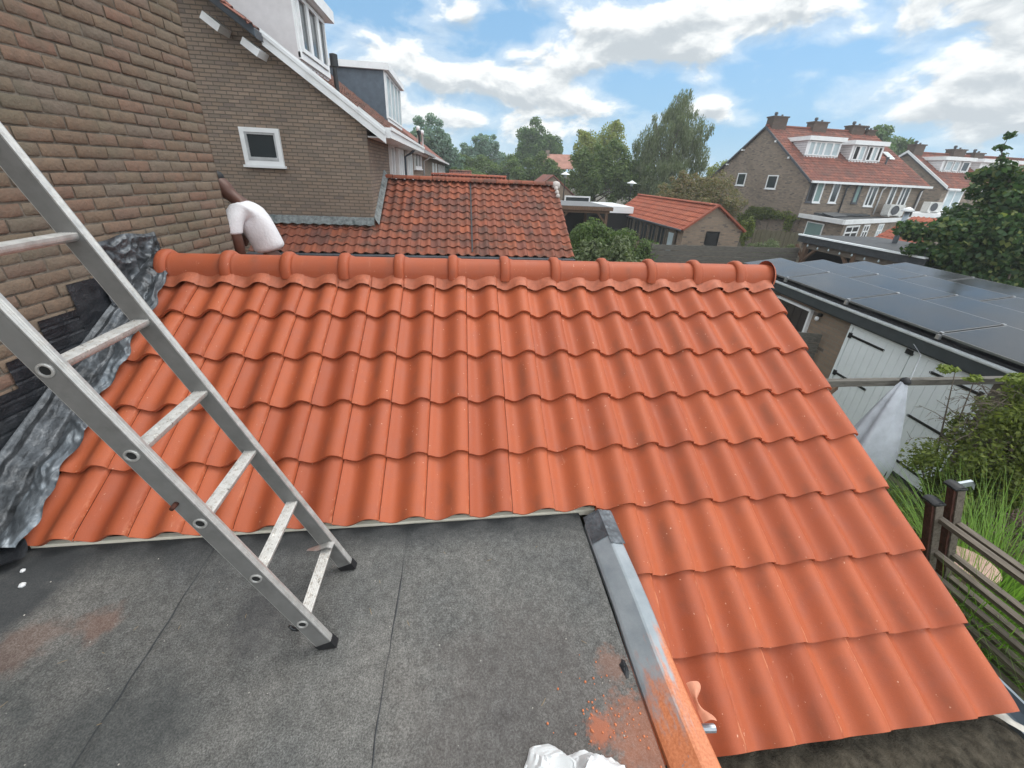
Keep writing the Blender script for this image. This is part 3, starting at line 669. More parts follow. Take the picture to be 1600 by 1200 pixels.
for i in range(16):
    c = A0+LD*.296*i; mb = MB(); pr = []
    # D-shaped rung with ribbed flat tread
    for j in range(9):
        a = pi+pi*j/8; pr.append((.021*cos(a), .017*sin(a)))
    tr = [(.021, .008), (.016, .0105), (.014, .008), (.009, .0105), (.007, .008), (.002, .0105), (0, .008), (-.005, .0105), (-.007, .008), (-.012, .0105), (-.014, .008), (-.021, .0105)]
    pr += tr
    ux = Vector((1, 0, 0)); ux = (ux-RD*ux.dot(RD)).normalized(); uz = RD.cross(ux); uz = uz if uz.z > 0 else -uz
    mb.prism([ux*a+uz*b for a, b in pr], c, c+RD*Wd)
    build('rung', mb, M['alu_dirty'] if i < 5 else M['alu'], lad, smooth=False)
    # ferrule ring and dark bore on the near rail's web
    mb = MB(); cc = c+nearo*(THK+.001); seg = 18; rings = []
    ax = LD; ay = LNm
    for r_, h_ in ((.0205, 0), (.0205, .003), (.0185, .0045), (.0145, .0045), (.0132, .001)):
        rings.append(mb.vs([cc+(ax*cos(2*pi*j/seg)+ay*sin(2*pi*j/seg))*r_+nearo*h_ for j in range(seg)]))
    for k in range(4):
        for j in range(seg): mb.face((rings[k]+j, rings[k]+(j+1) % seg, rings[k+1]+(j+1) % seg, rings[k+1]+j), 0)
    k0 = mb.vs([cc+(ax*cos(2*pi*j/seg)+ay*sin(2*pi*j/seg))*.0132+nearo*.0008 for j in range(seg)]); mb.face(range(k0, k0+seg), 1)
    if i < 8: build('ferrule', mb, [M['alu'], M['dark']], lad, smooth=False)
# hook under near rail, bolt, catch plate on far rail
mb = MB(); c = A0-LD*.07-LNm*(DEP/2); mb.tube([c+LD*.09, c+LD*.06-LNm*.012, c+LD*.035-LNm*.018, c+LD*.015-LNm*.030, c+LD*.028-LNm*.044, c+LD*.05-LNm*.046], [.006, .007, .008, .008, .007, .005], 8)
build('hook', mb, M['frame_dark'], lad, smooth=True)
mb = MB(); c = A0+LD*.69+nearo*THK-LNm*.010; mb.tube([c-nearo*.004, c+nearo*.012, c+nearo*.024], [.0075, .0075, .0065], 10); build('bolt', mb, M['wood_red'], lad, smooth=True)
mb = MB(); c = inF+LD*.025
pl = [c-LNm*.085+RD*(-.004), c-LNm*.02-RD*.0+LD*.0, c+LNm*.034, c+LNm*.036-LD*.004]
mb.grid(lambda u, v: c+LNm*(-.085+.122*u)-RD*(.036*v*(.35+.65*min(1, u*2.2)))+LD*(.006*v-.010*max(0, u-.86)*10*(1 if u > .86 else 0)), 14, 3)
mb2 = MB(); mb2.v = mb.v+[v-LD*.0025 for v in mb.v]; n0 = len(mb.v); mb2.f = mb.f+[tuple(k+n0 for k in f[::-1]) for f in mb.f]; mb2.mi = [0]*len(mb2.f)
build('catch_plate', mb2, M['alu'], lad, smooth=True)

# ------------------------------------------------------------------ LEFT HOUSE WALL (real bricks near the camera)
lh = thing('brick_house', 'near brown brick house wall rising at the left behind the ladder', 'house', (-5, 2, 0))
mb = MB()
far = Vector((wallx(4.055), 4.055, 0))
def wp(s_, out, z): return Vector((far.x, far.y, z))-WA*s_+WN*out      # s: distance back from the far corner
a, b, c, d = wp(.004, -.0065, 0), wp(7.5, -.0065, 0), wp(7.5, -6, 0), wp(.004, -6, 0)
for p, q in ((a, b), (b, c), (c, d), (d, a)): mb.poly([p, q, q+Vector((0, 0, 7.2)), p+Vector((0, 0, 7.2))])
mb.poly([x+Vector((0, 0, 7.2)) for x in (a, b, c, d)])
build('mortar_core', mb, M['mortar'], lh)
mb = MB(); CH_, BL = .0748, .1985
for row in range(48):
    z0 = 2.62+row*CH_; off = -(BL/2 if row % 2 else 0)
    s_ = off
    while s_ < 3.7:
        s0 = max(0, s_)+.005; s1 = s_+BL-.005; s_ += BL
        if s1-s0 < .03: continue
        zb, zt = z0+.005, z0+CH_-.0065
        tw = rnd.uniform(-.0018, .0018); pr_ = rnd.uniform(-.003, .003)
        bv = .006; o_out = .0015+pr_*1.2
        def V(s__, z__, o__): return wp(s__+rnd.uniform(-.0018, .0018), o__+rnd.uniform(-.0008, .0008), z__+rnd.uniform(-.0018, .0018))
        ss = [s0, s0+bv, s0+.33*(s1-s0), s0+.66*(s1-s0), s1-bv, s1]; zz = [zb, zb+bv, (zb+zt)/2, zt-bv, zt]
        idx = []
        for iz, z in enumerate(zz):
            for is_, q in enumerate(ss):
                e = (iz in (0, 4))+(is_ in (0, 5))
                oo = o_out-(.0035 if e == 1 else .0075 if e == 2 else 0)+tw*(iz-2)*.5
                idx.append(V(q, z, oo))
        i0 = mb.vs(idx); nS = 6
        for iz in range(4):
            for is_ in range(5): k = i0+iz*nS+is_; mb.face((k, k+1, k+1+nS, k+nS))
        # sides
        rim = [i0+k for k in range(6)]+[i0+nS*k+5 for k in range(1, 5)]+[i0+nS*4+k for k in range(4, -1, -1)]+[i0+nS*k for k in range(3, 0, -1)]
        j0 = mb.vs([mb.v[r_]-WN*(.09 if (s0 < .02) else .02) for r_ in rim]); n = len(rim)
        for k in range(n): mb.face((rim[k], j0+k, j0+(k+1) % n, rim[(k+1) % n]))
build('brickwork', mb, M['brick_geo'], lh, smooth=True, angle=50)
mb = MB(); p, q = wp(3.6, -.001, 0), wp(7.5, -.001, 0); mb.poly([p, q, q+Vector((0, 0, 7.19)), p+Vector((0, 0, 7.19))])
p, q = wp(.0, -.001, 0), wp(3.7, -.001, 0); mb.poly([p, q, q+Vector((0, 0, 2.6)), p+Vector((0, 0, 2.6))])
p, q = wp(.0, -.002, 6.2), wp(3.7, -.002, 6.2); mb.poly([p, q, q+Vector((0, 0, .99)), p+Vector((0, 0, .99))])
p, q = wp(.0, -.001, 0), wp(.0, -6, 0); mb.poly([p, q, q+Vector((0, 0, 7.19)), p+Vector((0, 0, 7.19))])
build('plain_brick_face', mb, M['brick_near'], lh)
mb = MB(); mb.obox(wp(-.3, .35, 7.2), -WA*8.1, -WN*6.8, (0, 0, .18)); build('roof', mb, M['soffit'], lh)

# ------------------------------------------------------------------ OLD GARAGE ROOFS
def garage(x0, x1, ye, yr, ze, rows, label, w_=.222, kind='pan', m='tile_old', back=True, body=True, capL=.33, grp=None):
    t = thing('garage', label, 'garage', ((x0+x1)/2, yr, 0), 0, grp)
    zr = ze+(yr-ye)*math.tan(R(31)); ed = Vector((0, -cos(R(31)), -sin(R(31)))); en = Vector((0, -sin(R(31)), cos(R(31))))
    L = (yr-ye)/cos(R(31)); gg = L/rows; nc = int(round((x1-x0)/w_)); ww = (x1-x0)/nc
    mb = MB(); tilefield(mb, (x1, ye, ze), EX, ed, en, ww, gg, range(-rows+1, 1), lambda k: range(nc), kind, h=.05, th=.016, jit=.006)
    build('tile_field', mb, M[m], t, smooth=True, angle=50)
    if back:
        mb = MB(); tilefield(mb, (x0, 2*yr-ye, ze), -EX, Vector((0, cos(R(31)), -sin(R(31)))), Vector((0, sin(R(31)), cos(R(31)))), ww, gg, range(-rows+1, 1), lambda k: range(nc), 'lo', h=.05, th=.016)
        build('back_tile_field', mb, M[m], t, smooth=True)
    n = max(2, int((x1-x0)/capL)); mb = MB()
    for i in range(n):
        a = x0+(x1-x0)*i/n; b = x0+(x1-x0)*(i+1)/n; j_ = rnd.uniform(-.006, .006)
        mb.grid(lambda u, v: (a+.006+(b-a-.012)*u, yr-cos(pi*v)*(.115+.006*u), zr-.02+j_+sin(pi*v)*(.085+.006*u)), 1, 8)
    build('ridge', mb, M[m], t, smooth=True, angle=60)
    if body:
        mb = MB(); mb.box((x0+.1, ye+.12, 0), (x1-.12, 2*yr-ye-.12, ze-.12))
        mb.poly([(x1-.12, ye+.12, ze-.12), (x1-.12, 2*yr-ye-.12, ze-.12), (x1-.12, yr, zr-.12)]); mb.poly([(x0+.12, ye+.12, ze-.12), (x0+.12, 2*yr-ye-.12, ze-.12), (x0+.12, yr, zr-.12)])
        build('wall', mb, M['brick_house'], t)
        mb = MB(); mb.box((x0, ye+.0, ze-.13), (x1-.02, ye+.02, ze-.06)); mb.box((x0, ye-.10, ze-.16), (x1, ye-.0, ze-.07)); build('gutter', mb, M['soffit'], t)
    return t, zr
og, zr = garage(-4.55, 2.66, 9.0, 11.5, 2.70, 11, 'large old garage roof of weathered orange brown pantiles behind the new ridge')
mb = MB()
mb.grid(lambda u, v: (-4.55+2.52*u, 9.80-.10*v, 3.34-.165*v+.012*nz((u*30, v, 0), 1.)+(.012*sin(u*70)*v)), 120, 3)
build('wall_flashing', mb, M['lead_old'], og, smooth=True)
mb = MB(); mb.grid(lambda u, v: (-2.035+.10*v, 9.80+1.75*u, 3.16+1.75*u*.60+.16*(1-v)+.02), 30, 3); build('side_flashing', mb, M['lead_old'], og, smooth=True)
mb = MB(); mb.lathe((2.62, 11.45, zr-.03), [(.11, -.05), (.13, .02), (.10, .09), (.03, .12), (.001, .12)], 8)
for k in range(3): mb.lathe((2.60, 11.3-.14*k, zr-.13-.09*k), [(.05, 0), (.06, .05), (.02, .09), (.001, .09)], 7)
build('mortar_bedding', mb, plain('pale_mortar', (.5, .45, .42), .9, sc_=20), og, smooth=True)
# lighter joint column between the two garages
mb = MB(); mb.bar((.24, 9.10, 2.725), (.24, 11.45, 4.137), .035, .012, up=(0, -.5, .85)); build('party_joint', mb, M['step'], og)
garage(-1.55, 2.35, 19.6, 22.1, 2.72, 10, 'second garage ridge of paler red pantiles just beyond the old roof', m='tile_red')
garage(-1.2, 1.0, 40, 42.5, 2.9, 8, 'far small pinkish roof at the end of the left row of houses', m='tile_brown')

# ------------------------------------------------------------------ TERRACED HOUSES ON THE LEFT
def win(mb_parent, name, p, ux, w_, h_, fr=.06, out=None, depth=.05, mats=('white', 'glass'), mull=(), trans=(), sill=True):
    """window with lower-left corner p, width direction ux, outward normal out; returns frame object with pane child"""
    p, ux, out = Vector(p), Vector(ux), Vector(out); uz = Vector((0, 0, 1)); mb = MB()
    def b(u0, u1, z0, z1, d0=0., d1=depth, mi=0): mb.obox(p+ux*u0+uz*z0+out*d0, ux*(u1-u0), out*(d1-d0), uz*(z1-z0), mi)
    b(0, w_, 0, fr); b(0, w_, h_-fr, h_); b(0, fr, fr, h_-fr); b(w_-fr, w_, fr, h_-fr)
    for q in mull: b(q*w_-fr*.45, q*w_+fr*.45, fr, h_-fr, 0, depth*.9)
    for q in trans: b(fr, w_-fr, q*h_-fr*.4, q*h_+fr*.4, 0, depth*.8)
    if sill: b(-.03, w_+.03, -.05, 0, 0, depth+.04)
    f = build(name, mb, M[mats[0]], mb_parent)
    g_ = MB(); g_.obox(p+ux*fr+uz*fr+out*.006, ux*(w_-2*fr), out*(.012), uz*(h_-2*fr)); build('pane', g_, M[mats[1]], f)
    return f
h2 = thing('terraced_house', 'tall brown brick house at left with white framed window and white bargeboard', 'house', (-6, 16, 0))
XF = -2.04; Y0 = 9.82; TS = math.tan(R(36))
def zroof(x): return 5.17+(-1.66-x)*TS
mb = MB(); XR = -6.4
mb.poly([(XF, Y0, 0), (XR*2-XF, Y0, 0), (XR*2-XF, Y0, zroof(XF)-.10), (XR, Y0, zroof(XR)-.10), (XF, Y0, zroof(XF)-.10)])
Y1 = 26.2
mb.poly([(XF, Y0, 0), (XF, Y1, 0), (XF, Y1, 5.40), (XF, Y0, 5.40)])
mb.poly([(XF, Y1, 0), (XR*2-XF, Y1, 0), (XR*2-XF, Y1, zroof(XF)-.10), (XR, Y1, zroof(XR)-.10), (XF, Y1, zroof(XF)-.10)])
build('wall', mb, M['brick_house'], h2)
ed2 = Vector((cos(R(36)), 0, -sin(R(36)))); en2 = Vector((sin(R(36)), 0, cos(R(36))))
mb = MB(); L = (XR*-1-1.62)/cos(R(36)); nr = 17; tilefield(mb, (-1.62, 9.72, zroof(-1.62)+.03), (0, -1, 0), ed2, en2, .235, L/nr, range(-nr+1, 1), lambda k: range(0, 70), 'lo', h=.05, th=.02, jit=.008)
build('roof', mb, tilemat('dull_brown_tiles', [(.17, .08, .06), (.13, .07, .055), (.21, .09, .065)], (.10, .07, .06), .8, rough=.9, sc_=1.5), h2, smooth=True, angle=50)
mb = MB(); mb.poly([(-1.64, 9.2, zroof(-1.64)-.06), (-1.64, Y1, zroof(-1.64)-.06), (XR, Y1, zroof(XR)-.06), (XR, 9.2, zroof(XR)-.06)][::-1]) if False else None
mb.poly([(-1.64, 9.74, zroof(-1.64)-.05), (-1.64, Y1, zroof(-1.64)-.05), (XR, Y1, zroof(XR)-.05), (XR, 9.74, zroof(XR)-.05)])
mb.poly([(XR, 9.4, zroof(XR)-.05), (XR, Y1, zroof(XR)-.05), (XR*2+1.6, Y1, zroof(-1.64)-.05), (XR*2+1.6, 9.4, zroof(-1.64)-.05)])
build('roof_underlay', mb, M['soffit'], h2)
# verge: upper projecting dark soffit and lower white bargeboard
mb = MB(); xa, xb = -3.75, XR
mb.obox((xa, 9.30, zroof(xa)-.16), (xb-xa, 0, zroof(xb)-zroof(xa)), (0, .52, 0), (0, 0, .14)); build('verge_overhang', mb, M['soffit'], h2)
mb = MB(); mb.obox((xa, 9.28, zroof(xa)-.14), (xb-xa, 0, zroof(xb)-zroof(xa)), (0, .02, 0), (0, 0, .17)); build('verge_trim', mb, M['darkblue'], h2)
mb = MB(); tilefield(mb, (-3.70, 9.28, zroof(-3.70)+.065), (0, -1, 0), ed2, en2, .22, L/nr, range(-11, 1), lambda k: range(-2, 0), 'lo', h=.04, th=.02, jit=.008); build('verge_tiles', mb, M['tile_brown'], h2, smooth=True, angle=50)
mb = MB()
for x0_, x1_, hh, yy in ((-3.78, -2.02, .27, 9.60), (-2.10, -1.60, .30, 9.56)):
    mb.obox((x0_, yy, zroof(x0_)-.22), (x1_-x0_, 0, zroof(x1_)-zroof(x0_)), (0, .05, 0), (0, 0, hh)); mb.obox((x0_, yy-.02, zroof(x0_)-.06), (x1_-x0_, 0, zroof(x1_)-zroof(x0_)), (0, .05, 0), (0, 0, .07))
build('bargeboard', mb, M['white'], h2)
for px, pz in ((-4.58, 6.77), (-3.97, 6.43)):
    mb = MB(); mb.obox((px-.13, 9.42, pz+.02), (.26, 0, -.19), (0, .40, 0), (.07, 0, .11)); build('purlin_end', mb, M['white'], h2)
# gutter box along eaves
mb = MB(); mb.box((-1.72, 9.66, 5.02), (-1.50, 17.8, 5.22)); mb.box((-2.03, 9.86, 5.02), (-1.72, 26.1, 5.05)); mb.box((-1.50, 9.66, 5.17), (-1.47, 17.8, 5.24)); build('eaves_gutter', mb, M['white'], h2)
mb = MB(); mb.box((-1.74, 17.8, 5.06), (-1.54, 26.2, 5.20)); build('rear_gutter', mb, plain('grey_gutter', (.35, .36, .38), .5), h2)
win(h2, 'window', (-4.60, Y0, 4.36), (1, 0, 0), .78, .72, .085, (0, -1, 0), .06, mull=())
mb = MB()
for q_ in (((-4.515, 4.445), (-4.475, 4.995)), ((-3.945, 4.445), (-3.905, 4.995)), ((-4.475, 4.955), (-3.945, 4.995)), ((-4.475, 4.445), (-3.945, 4.49))): mb.box((q_[0][0], Y0-.045, q_[0][1]), (q_[1][0], Y0-.02, q_[1][1]))
build('window_sash', mb, M['grey_plastic'], h2)
w_ = MB(); w_.box((-4.50, Y0-.055, 4.47), (-3.92, Y0-.035, 4.52)); build('window_vent', w_, M['grey_plastic'], h2)
out = (1, 0, 0)
win(h2, 'window', (XF, 12.5, 3.9), (0, 1, 0), .65, 1.16, .09, out, .08)
for y_, wd_ in ((13.75, 1.2), (16.0, 1.5)):
    win(h2, 'balcony_door', (XF, y_, 2.7), (0, 1, 0), wd_, 2.3, .12, out, .10, mats=('white', 'curtain_sky'), mull=(.5,), sill=False)
win(h2, 'window', (XF, 18.8, 4.42), (0, 1, 0), 3.0, .72, .12, out, .08, mull=(.5,))
for y_ in (15.45, 22.9):
    mb = MB(); mb.tube([(-1.62, y_, 5.05), (-1.75, y_, 4.93), (-1.97, y_, 4.80), (-1.97, y_, 0)], .04, 8); build('downpipe', mb, M['grey_plastic'] if y_ > 20 else M['darkblue'], h2, smooth=True)
def dormer(par, x_, y0, y1, zb, zt, cheek, wins, fasc='white'):
    # box dormer whose front faces +X
    xb = x_-(zt-zb)/TS-.6
    mb = MB(); mb.box((xb, y0, zb-.4), (x_-.02, y1, zt)); d = build('dormer', mb, M[cheek], par)
    mb = MB(); mb.box((xb-.1, y0-.16, zt), (x_+.22, y1+.16, zt+.24)); build('dormer_roof', mb, M[fasc], d)
    mb = MB(); mb.box((x_-.02, y0, zb-.1), (x_+.02, y0+.12, zt)); mb.box((x_-.02, y1-.12, zb-.1), (x_+.02, y1, zt)); mb.box((x_-.02, y0, zb-.12), (x_+.03, y1, zb)); build('dormer_frame', mb, M['white'], d)
    k = len(wins)-1
    for a_, b_ in zip(wins[:-1], wins[1:]):
        win(d, 'dormer_window', (x_+.0, y0+.12+(y1-y0-.24)*a_, zb+.02), (0, 1, 0), (y1-y0-.24)*(b_-a_), zt-zb-.05, .08, (1, 0, 0), .06, mats=('white', 'glass' if cheek != 'darkblue' else 'curtain_sky'), sill=False)
    return d
dormer(h2, -3.3, 10.15, 12.15, 6.55, 7.62, 'lap', (0, .33, .7, 1))
dormer(h2, -3.2, 19.9, 24.4, 6.40, 8.15, 'darkblue', (0, .25, .5, .75, 1))
mb = MB(); mb.lathe((-2.75, 10.6, zroof(-2.75)-.1), [(.05, 0), (.05, .55), (.085, .55), (.085, .78), (.02, .80)], 12); build('flue_pipe', mb, M['black'], h2, smooth=True, angle=40)
mb = MB(); mb.lathe((-2.4, 25.6, zroof(-2.4)-.1), [(.06, 0), (.06, .6), (.11, .6), (.11, .8), (.02, .85)], 10); build('flue_pipe', mb, M['black'], h2, smooth=True, angle=40)
h2b = thing('terraced_house', 'distant continuation of the brick terrace with low eaves at far left', 'house', (-6, 45, 0))
mb = MB(); mb.box((-10.6, 28.0, 0), (-2.3, 62, 5.2)); build('wall', mb, M['brick_far'], h2b)
mb = MB(); mb.poly([(-1.8, 27.6, 5.2), (-1.8, 62.3, 5.2), (XR, 62.3, 8.5), (XR, 27.6, 8.5)]); mb.poly([(XR, 27.6, 8.5), (XR, 62.3, 8.5), (-11, 62.3, 5.2), (-11, 27.6, 5.2)]); mb.poly([(-2.3, 28, 5.2), (XR, 28, 8.45), (-10.6, 28, 5.2)]); build('roof', mb, M['tile_brown'], h2b)
mb = MB(); mb.box((-1.8, 27.6, 5.05), (-1.65, 62.3, 5.22)); build('gutter', mb, M['lap'], h2b)
for i, y_ in enumerate((34, 38, 43, 47, 52, 57)): win(h2b, 'window', (-2.3, y_, 3.6), (0, 1, 0), 1.6, 1.3, .14, out, .08, mats=('white', 'curtain_sky'), mull=(.5,))
for y_ in (30.5, 33.5):
    mb = MB(); mb.lathe((-2.9, y_, 5.7), [(.07, 0), (.07, 1.1), (.12, 1.1), (.12, 1.35), (.02, 1.4)], 8); build('flue_pipe', mb, M['white'], h2b, smooth=True)

# ------------------------------------------------------------------ foliage
LEAFK = 2.4
def leaves(mb, clumps, n, size, flat=.0, droop=0., asp=.55):
    n = int(n*LEAFK); size *= .78
    """clumps: list of (centre, (rx,ry,rz)); n leaves in all"""
    tot = sum((c[1][0]*c[1][1]*c[1][2])**(2/3) for c in clumps)
    for c, rr in clumps:
        k = max(4, int(n*(rr[0]*rr[1]*rr[2])**(2/3)/tot))
        for _ in range(k):
            d = Vector((rnd.gauss(0, 1), rnd.gauss(0, 1), rnd.gauss(0, 1))).normalized()
            r_ = rnd.random()**.45
            p = Vector((c[0]+d.x*rr[0]*r_, c[1]+d.y*rr[1]*r_, c[2]+d.z*rr[2]*r_-droop*rnd.random()))
            nn = (d*.7+Vector((rnd.gauss(0, .6), rnd.gauss(0, .6), rnd.gauss(.35, .6)))).normalized()
            t = nn.cross(Vector((rnd.gauss(0, 1), rnd.gauss(0, 1), rnd.gauss(0, 1)))).normalized()
            if droop: t = (t*.35+Vector((0, 0, -1))).normalized()
            b = nn.cross(t).normalized(); s_ = size*rnd.uniform(.6, 1.3)
            mb.poly([p-t*s_, p-t*s_*.1+b*s_*asp, p+t*s_, p-t*s_*.1-b*s_*asp])
    return mb
def tree(name, label, cat, base, crown, n, size, m, nclump=26, cr=.34, trunk=.2, droop=0., asp=.55, group=None, hole=.0, extra=None, limbs=9, trunkm='bark'):
    """crown: list of ellipsoids (centre, radii); clumps are spread on and inside them"""
    base = Vector(base); t = thing(name, label, cat, base, 0, group); cl = []
    tot = sum(r[0]*r[1]*r[2] for _, r in crown)
    for c, rr in crown:
        k = max(3, int(nclump*(rr[0]*rr[1]*rr[2])/tot)+2)
        for i in range(k):
            d = Vector((rnd.gauss(0, 1), rnd.gauss(0, 1), rnd.gauss(0, 1))).normalized(); r_ = rnd.uniform(.35, 1.)**.6
            s_ = cr*rnd.uniform(.55, 1.25)
            cl.append((Vector((c[0]+d.x*rr[0]*r_, c[1]+d.y*rr[1]*r_, c[2]+d.z*rr[2]*r_)), (rr[0]*s_, rr[1]*s_, rr[2]*s_*.8)))
    if extra: cl += extra
    cl += [(Vector(c), (rr[0]*.80, rr[1]*.8, rr[2]*.80)) for c, rr in crown]
    mb = MB(); leaves(mb, cl, n, size, droop=droop, asp=asp); build('foliage', mb, M[m], t)
    top = max(c[0][2]+c[1][2]*.4 for c in crown); c0 = crown[0][0]
    mb = MB(); pts = [base+Vector((0, 0, -.1)), base.lerp(Vector((c0[0], c0[1], top)), .35)+Vector((rnd.uniform(-.1, .1), 0, 0)), base.lerp(Vector((c0[0], c0[1], top)), .7), Vector((c0[0], c0[1], top))]
    mb.tube(pts, [trunk, trunk*.75, trunk*.4, trunk*.08], 8)
    for i in range(min(limbs, len(cl))):
        c, rr = cl[(i*7) % len(cl)]; s0 = base.lerp(Vector((c0[0], c0[1], top)), rnd.uniform(.25, .6)); mid = s0.lerp(c, .5)+Vector((0, 0, .12*(c-s0).length*.5))
        mb.tube([s0, mid, c], [trunk*.38, trunk*.22, trunk*.05], 6)
    build('trunk', mb, M[trunkm], t, smooth=True)
    return t
tree('tree', 'hazy blue green tree rising over the roofs of the left terrace', 'tree', (-4.2, 62, 0), [((-4.4, 60, 8), (2.9, 2.5, 3.2)), ((-2.6, 61, 6.6), (2.2, 2.3, 2.6)), ((-1.2, 60.5, 5.2), (1.8, 2, 2.))], 7000, .24, 'leaf_haze', 46, .30, .3)
tree('tree', 'airy small tree just right of the end of the left terrace', 'tree', (3.3, 75, 0), [((1.6, 75, 6.6), (2.9, 2.5, 2.2)), ((4., 75, 8.2), (2.6, 2.5, 2.6)), ((6.6, 75, 5.8), (2.2, 2.5, 2.6))], 6000, .26, 'leaf_haze', 50, .24, .25)
tree('tree', 'dark rounded tree in the middle distance behind the roof with chimney', 'tree', (14.8, 82, 0), [((14.8, 82, 9.), (4., 3.2, 4.6)), ((11.5, 81, 6.6), (2.6, 2.6, 3.2)), ((17.5, 82, 7.2), (2.6, 3, 4))], 11000, .28, 'leaf_dark', 60, .30, .4)
tree('tree', 'pale green bushy tree in front of the dark rounded tree', 'tree', (11.5, 58, 0), [((11.2, 58, 4.3), (2.7, 2.4, 3.)), ((8.2, 58, 3.4), (2.0, 2., 2.4)), ((13., 57, 3.4), (2., 2., 2.2))], 7000, .22, 'leaf_mid', 40, .32, .2)
tree('tree', 'low bluish trees filling the gap beyond the second garage', 'tree', (4.6, 66, 0), [((3.5, 66, 4.), (3.8, 2.4, 2.6)), ((7.6, 66, 4.4), (2.8, 2.2, 2.6)), ((-.4, 66, 4.4), (2.4, 2.4, 2.5)), ((.8, 50, 3.6), (2.2, 1.6, 1.5))], 8000, .22, 'leaf_mid', 50, .3, .2)
tree('tree', 'yellowish green tree left of the willow with a ragged top', 'tree', (17.5, 52, 0), [((15.6, 52, 7.6), (2.3, 2.2, 2.6)), ((18.8, 53, 8.6), (2.4, 2.2, 2.9)), ((17.2, 52, 5.2), (3., 2.6, 3.2))], 8000, .20, 'leaf_light', 54, .27, .25)
tree('tree', 'broad mid green tree mass between the pergola and the willow', 'tree', (14.8, 44, 0), [((13.4, 44, 4.4), (2.4, 2.2, 3.4)), ((16.4, 44, 4.8), (2.6, 2.4, 3.6)), ((18.6, 43, 3.8), (2.4, 2.2, 3.))], 12000, .17, 'leaf_mid', 60, .30, .25)
wil = [((21.0, 42, 8.2), (2.5, 2.2, 3.6)), ((21.6, 42, 11.2), (1.5, 1.4, 2.1)), ((23.4, 42, 8.6), (1.9, 1.8, 2.9)), ((18.8, 42, 7.6), (1.7, 1.7, 2.7)), ((20.5, 41, 4.6), (3.3, 2.2, 3.)), ((24.6, 42, 6.6), (1.3, 1.5, 2.3))]
tree('willow_tree', 'tall feathery willow-like tree with drooping silver green leaves', 'tree', (21, 42, 0), wil, 17000, .19, 'leaf_willow', 95, .20, .3, droop=.6, asp=.24)
tree('tree', 'bronze tinted shrubby tree behind the small tiled shed', 'tree', (15.8, 27, 0), [((15.6, 27, 3.4), (1.9, 1.6, 1.9)), ((17.6, 27, 3.6), (1.6, 1.5, 2.0)), ((13.9, 27, 3.), (1.1, 1.2, 1.2)), ((19.0, 27, 3.0), (1.0, 1.1, 1.3))], 9000, .10, 'leaf_bronze', 90, .20, .14, asp=.45, limbs=14)
tree('tree', 'round dark green tree crown above the chimneys of the long house', 'tree', (56, 52, 0), [((56, 52, 9.3), (4.4, 3.4, 2.7)), ((52.4, 51, 8.4), (2.4, 2.6, 2.)), ((60, 52, 8.4), (2.4, 2.6, 2.))], 7000, .30, 'leaf_dark', 46, .3, .35)
tree('tree', 'thin hazy tree seen left of the long house roof', 'tree', (29.5, 44, 0), [((28.6, 44, 4.6), (1.9, 1.6, 2.6)), ((30.6, 46, 4.2), (1.8, 1.6, 2.4))], 4000, .18, 'leaf_light', 30, .28, .2)
tree('tree', 'small tree top between the far chimneys at right', 'tree', (62, 55, 0), [((62, 55, 7.2), (1.5, 1.3, 1.5))], 900, .22, 'leaf_dark', 12, .35, .2)
# big maple at right
mp = [((17.4, 10.6, 4.75), (1.7, 1.3, .8)), ((17.6, 10.6, 3.6), (2.3, 1.8, 2.0)), ((15.9, 10.8, 3.0), (1.6, 1.4, 1.3)), ((19.5, 10.6, 4.4), (2.2, 1.8, 1.9)), ((16.0, 10.6, 1.8), (1.6, 1.4, .9)), ((19.2, 10.4, 1.8), (2.6, 1.6, 1.6)), ((21.5, 10.5, 3.6), (2.2, 1.8, 2.6))]
spr = [(Vector((15.95, 11, 6.10)), (.14, .12, .12)), (Vector((15.88, 11, 5.78)), (.26, .16, .08)), (Vector((16.1, 11, 5.5)), (.12, .12, .2)), (Vector((16.3, 10.9, 5.2)), (.3, .2, .3))]
tree('maple_tree', 'large dark leafy maple at the right edge beyond the solar panels', 'tree', (18.2, 10.8, 0), mp, 26000, .105, 'leaf_maple', 150, .26, .2, asp=.75, extra=spr, limbs=14)
mb = MB(); mb.tube([(17.2, 10.7, 4.2), (16.5, 10.9, 4.95), (16.1, 11, 5.4), (15.92, 11, 5.75), (15.94, 11, 6.1)], [.05, .03, .02, .012, .004], 6); build('branch', mb, M['bark'], bpy.data.objects['maple_tree'], smooth=True)
